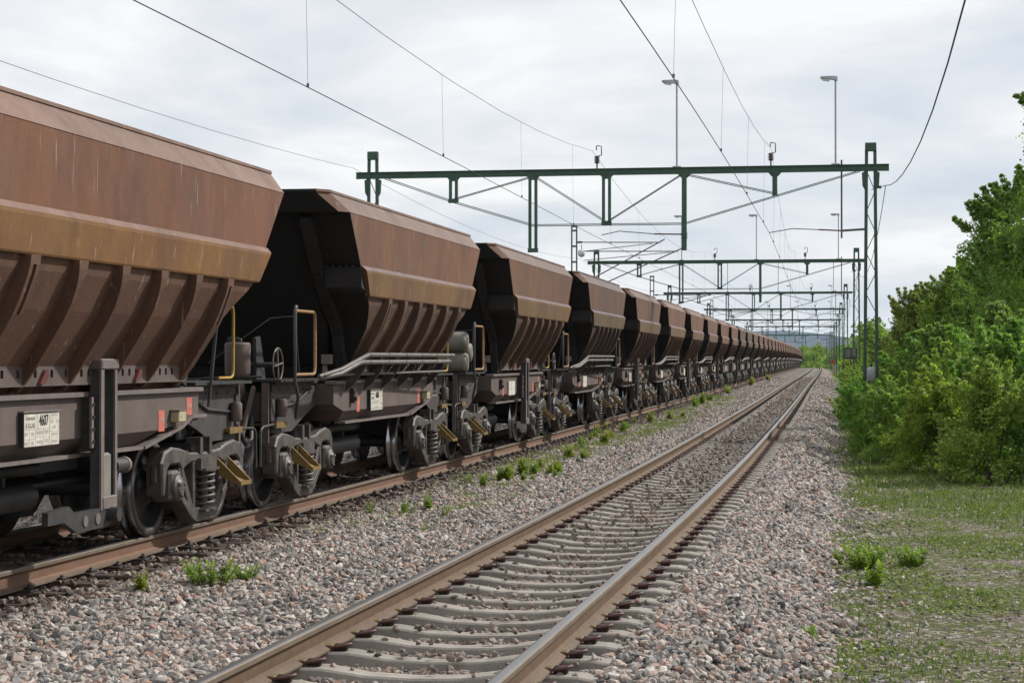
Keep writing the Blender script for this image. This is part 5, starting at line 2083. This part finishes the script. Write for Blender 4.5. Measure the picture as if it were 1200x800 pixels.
def grass_field():
    r = np.random.default_rng(91)
    n = 230000
    y = r.uniform(11, 62, n) ** 1.0
    x = r.uniform(-.2, .36, n) * y + r.normal(0, .05, n)
    # lateral from the near track
    s = y  # close enough for the fade
    cxs = np.interp(s, SS, CX); lat = (x - cxs) * np.cos(.17)
    patch = smooth_noise(x * 1.7, y * 1.1, 21) + .5 * smooth_noise(x * 5, y * 4, 22)
    far = np.clip((y - 22) / 12, 0, 1)
    keep = (lat > 2.25 + .3 * np.sin(y * .8) + .2 * np.sin(y * 2.1)) & (patch + far * .5 + r.normal(0, .18, n) > .17)
    x, y, lat, far = x[keep], y[keep], lat[keep], far[keep]
    n = len(x)
    z = ground_z(x, y)
    h = r.uniform(.025, .075, n) * (1 + 1.1 * far * r.random(n)) * np.where(r.random(n) < .03, 2.2, 1)
    a = r.uniform(0, 6.28, n); w = r.uniform(.004, .009, n) * (1 + .8 * far)
    ln = r.uniform(.2, .9, n) * h
    dx_, dy_ = np.cos(a) * w, np.sin(a) * w
    lx, ly = np.cos(a + 1.57 + r.normal(0, .6, n)) * ln, np.sin(a + 1.57 + r.normal(0, .6, n)) * ln
    p0 = np.stack([x - dx_, y - dy_, z - .01], -1); p1 = np.stack([x + dx_, y + dy_, z - .01], -1)
    p2 = np.stack([x + lx, y + ly, z + h], -1)
    v = np.stack([p0, p1, p2], 1).reshape(-1, 3)
    return raw_mesh('verge_grass', v, np.arange(3 * n).reshape(-1, 3), 'grass_blade')


o = link('verge_grass', grass_field()); o['kind'] = 'stuff'; o['label'] = 'thin patchy grass on the verge right of the gravel'; o['category'] = 'grass'


def clover_field():
    r = np.random.default_rng(92)
    n = 170000
    y = r.uniform(11, 40, n); x = r.uniform(-.05, .36, n) * y
    cxs = np.interp(y, SS, CX); lat = (x - cxs) * np.cos(.17)
    patch = smooth_noise(x * 2.2, y * 1.2, 25) + .5 * smooth_noise(x * 6, y * 4, 26) + .25 * smooth_noise(x * 14, y * 10, 28)
    keep = (lat > 2.15 + .3 * np.sin(y * .7 + 1)) & (patch + r.normal(0, .12, n) > .10)
    x, y = x[keep], y[keep]; n = len(x)
    z = ground_z(x, y) + r.uniform(.004, .035, n)
    sz = r.uniform(.010, .022, n)
    a = r.uniform(0, 6.28, n); t = np.stack([np.cos(a), np.sin(a), r.normal(0, .35, n)], -1)
    bt = np.stack([-np.sin(a), np.cos(a), r.normal(0, .35, n)], -1)
    p = np.stack([x, y, z], -1)
    v = np.stack([p - t * sz[:, None], p - bt * sz[:, None], p + t * sz[:, None], p + bt * sz[:, None]], 1).reshape(-1, 3)
    f = np.arange(4 * n).reshape(-1, 4)
    me = raw_mesh('clover', v, f, ['clover'])
    # flower heads
    idx = r.choice(n, 260, replace=False)
    idx = idx[smooth_noise(x[idx] * 1.3, y[idx] * 1.3, 27) > .12]
    b = MB()
    for i in idx:
        zf = float(ground_z(x[i], y[i])) + r.uniform(.05, .09)
        b.lathe([(.003, -.012), (.011, -.005), (.012, .003), (.006, .011)], (x[i], y[i], zf), 'z', 6)
        b.tube([(x[i], y[i], zf - .09), (x[i], y[i], zf - .01)], .0015, 3)
    return me, b


me, bfl = clover_field()
o = link('clover', me); o['kind'] = 'stuff'; o['label'] = 'low clover and moss patches on the stony verge'; o['category'] = 'ground cover'
o2 = bfl.build('clover_flowers', 'flower'); o2['kind'] = 'stuff'; o2['label'] = 'small white clover flowers dotting the verge'; o2['category'] = 'flowers'

def ballast_grass():
    r = np.random.default_rng(95)
    n = 42000
    s = r.uniform(20, 95, n); lat = -2.75 + r.normal(0, .38, n) - .25 * np.sin(s * .21)
    tuft = smooth_noise(s * 1.6, lat * 3.5, 41) + .5 * smooth_noise(s * 5, lat * 7, 42)
    k = (tuft + r.normal(0, .1, n) > .22) & (np.abs(lat + 2.7) < .95)
    s, lat = s[k], lat[k]; n = len(s)
    g = tpa(s, lat, 0.0); g[:, 2] += ballast_z(s, lat)
    h = r.uniform(.05, .16, n); a = r.uniform(0, 6.28, n); w = r.uniform(.003, .006, n) * (1 + s / 60)
    d = np.stack([np.cos(a) * w, np.sin(a) * w, 0 * a], -1)
    tip = g + np.stack([r.normal(0, .4, n) * h, r.normal(0, .4, n) * h, h], -1)
    v = np.stack([g - d, g + d, tip], 1).reshape(-1, 3)
    return raw_mesh('ballast_grass', v, np.arange(3 * n).reshape(-1, 3), 'grass_dry')


leaf_mat('grass_dry', (.11, .15, .045), (.19, .225, .075), (.32, .31, .15), .3, .8)
o = link('ballast_grass', ballast_grass()); o['kind'] = 'stuff'; o['label'] = 'thin yellowish grass wisps growing in the ballast between the tracks'; o['category'] = 'grass'

# ------------------------------------------------------------------ haze: one closed box of even, pale air
b = MB(); b.box(-9500, 9500, -320, 12500, -60, 125)
hz = b.build('haze', 'wire')
hz.data.materials.clear()
hm = bpy.data.materials.new('haze'); hm.use_nodes = True
ht = hm.node_tree; ht.nodes.clear()
pv = ht.nodes.new('ShaderNodeVolumePrincipled')
pv.inputs['Color'].default_value = (.48, .70, 1.0, 1)
pv.inputs['Density'].default_value = 3.4e-5
pv.inputs['Anisotropy'].default_value = .2
ho = ht.nodes.new('ShaderNodeOutputMaterial')
ht.links.new(pv.outputs[0], ho.inputs['Volume'])
hz.data.materials.append(hm)
hz['kind'] = 'stuff'; hz['label'] = 'pale bluish haze in the distance'; hz['category'] = 'haze'
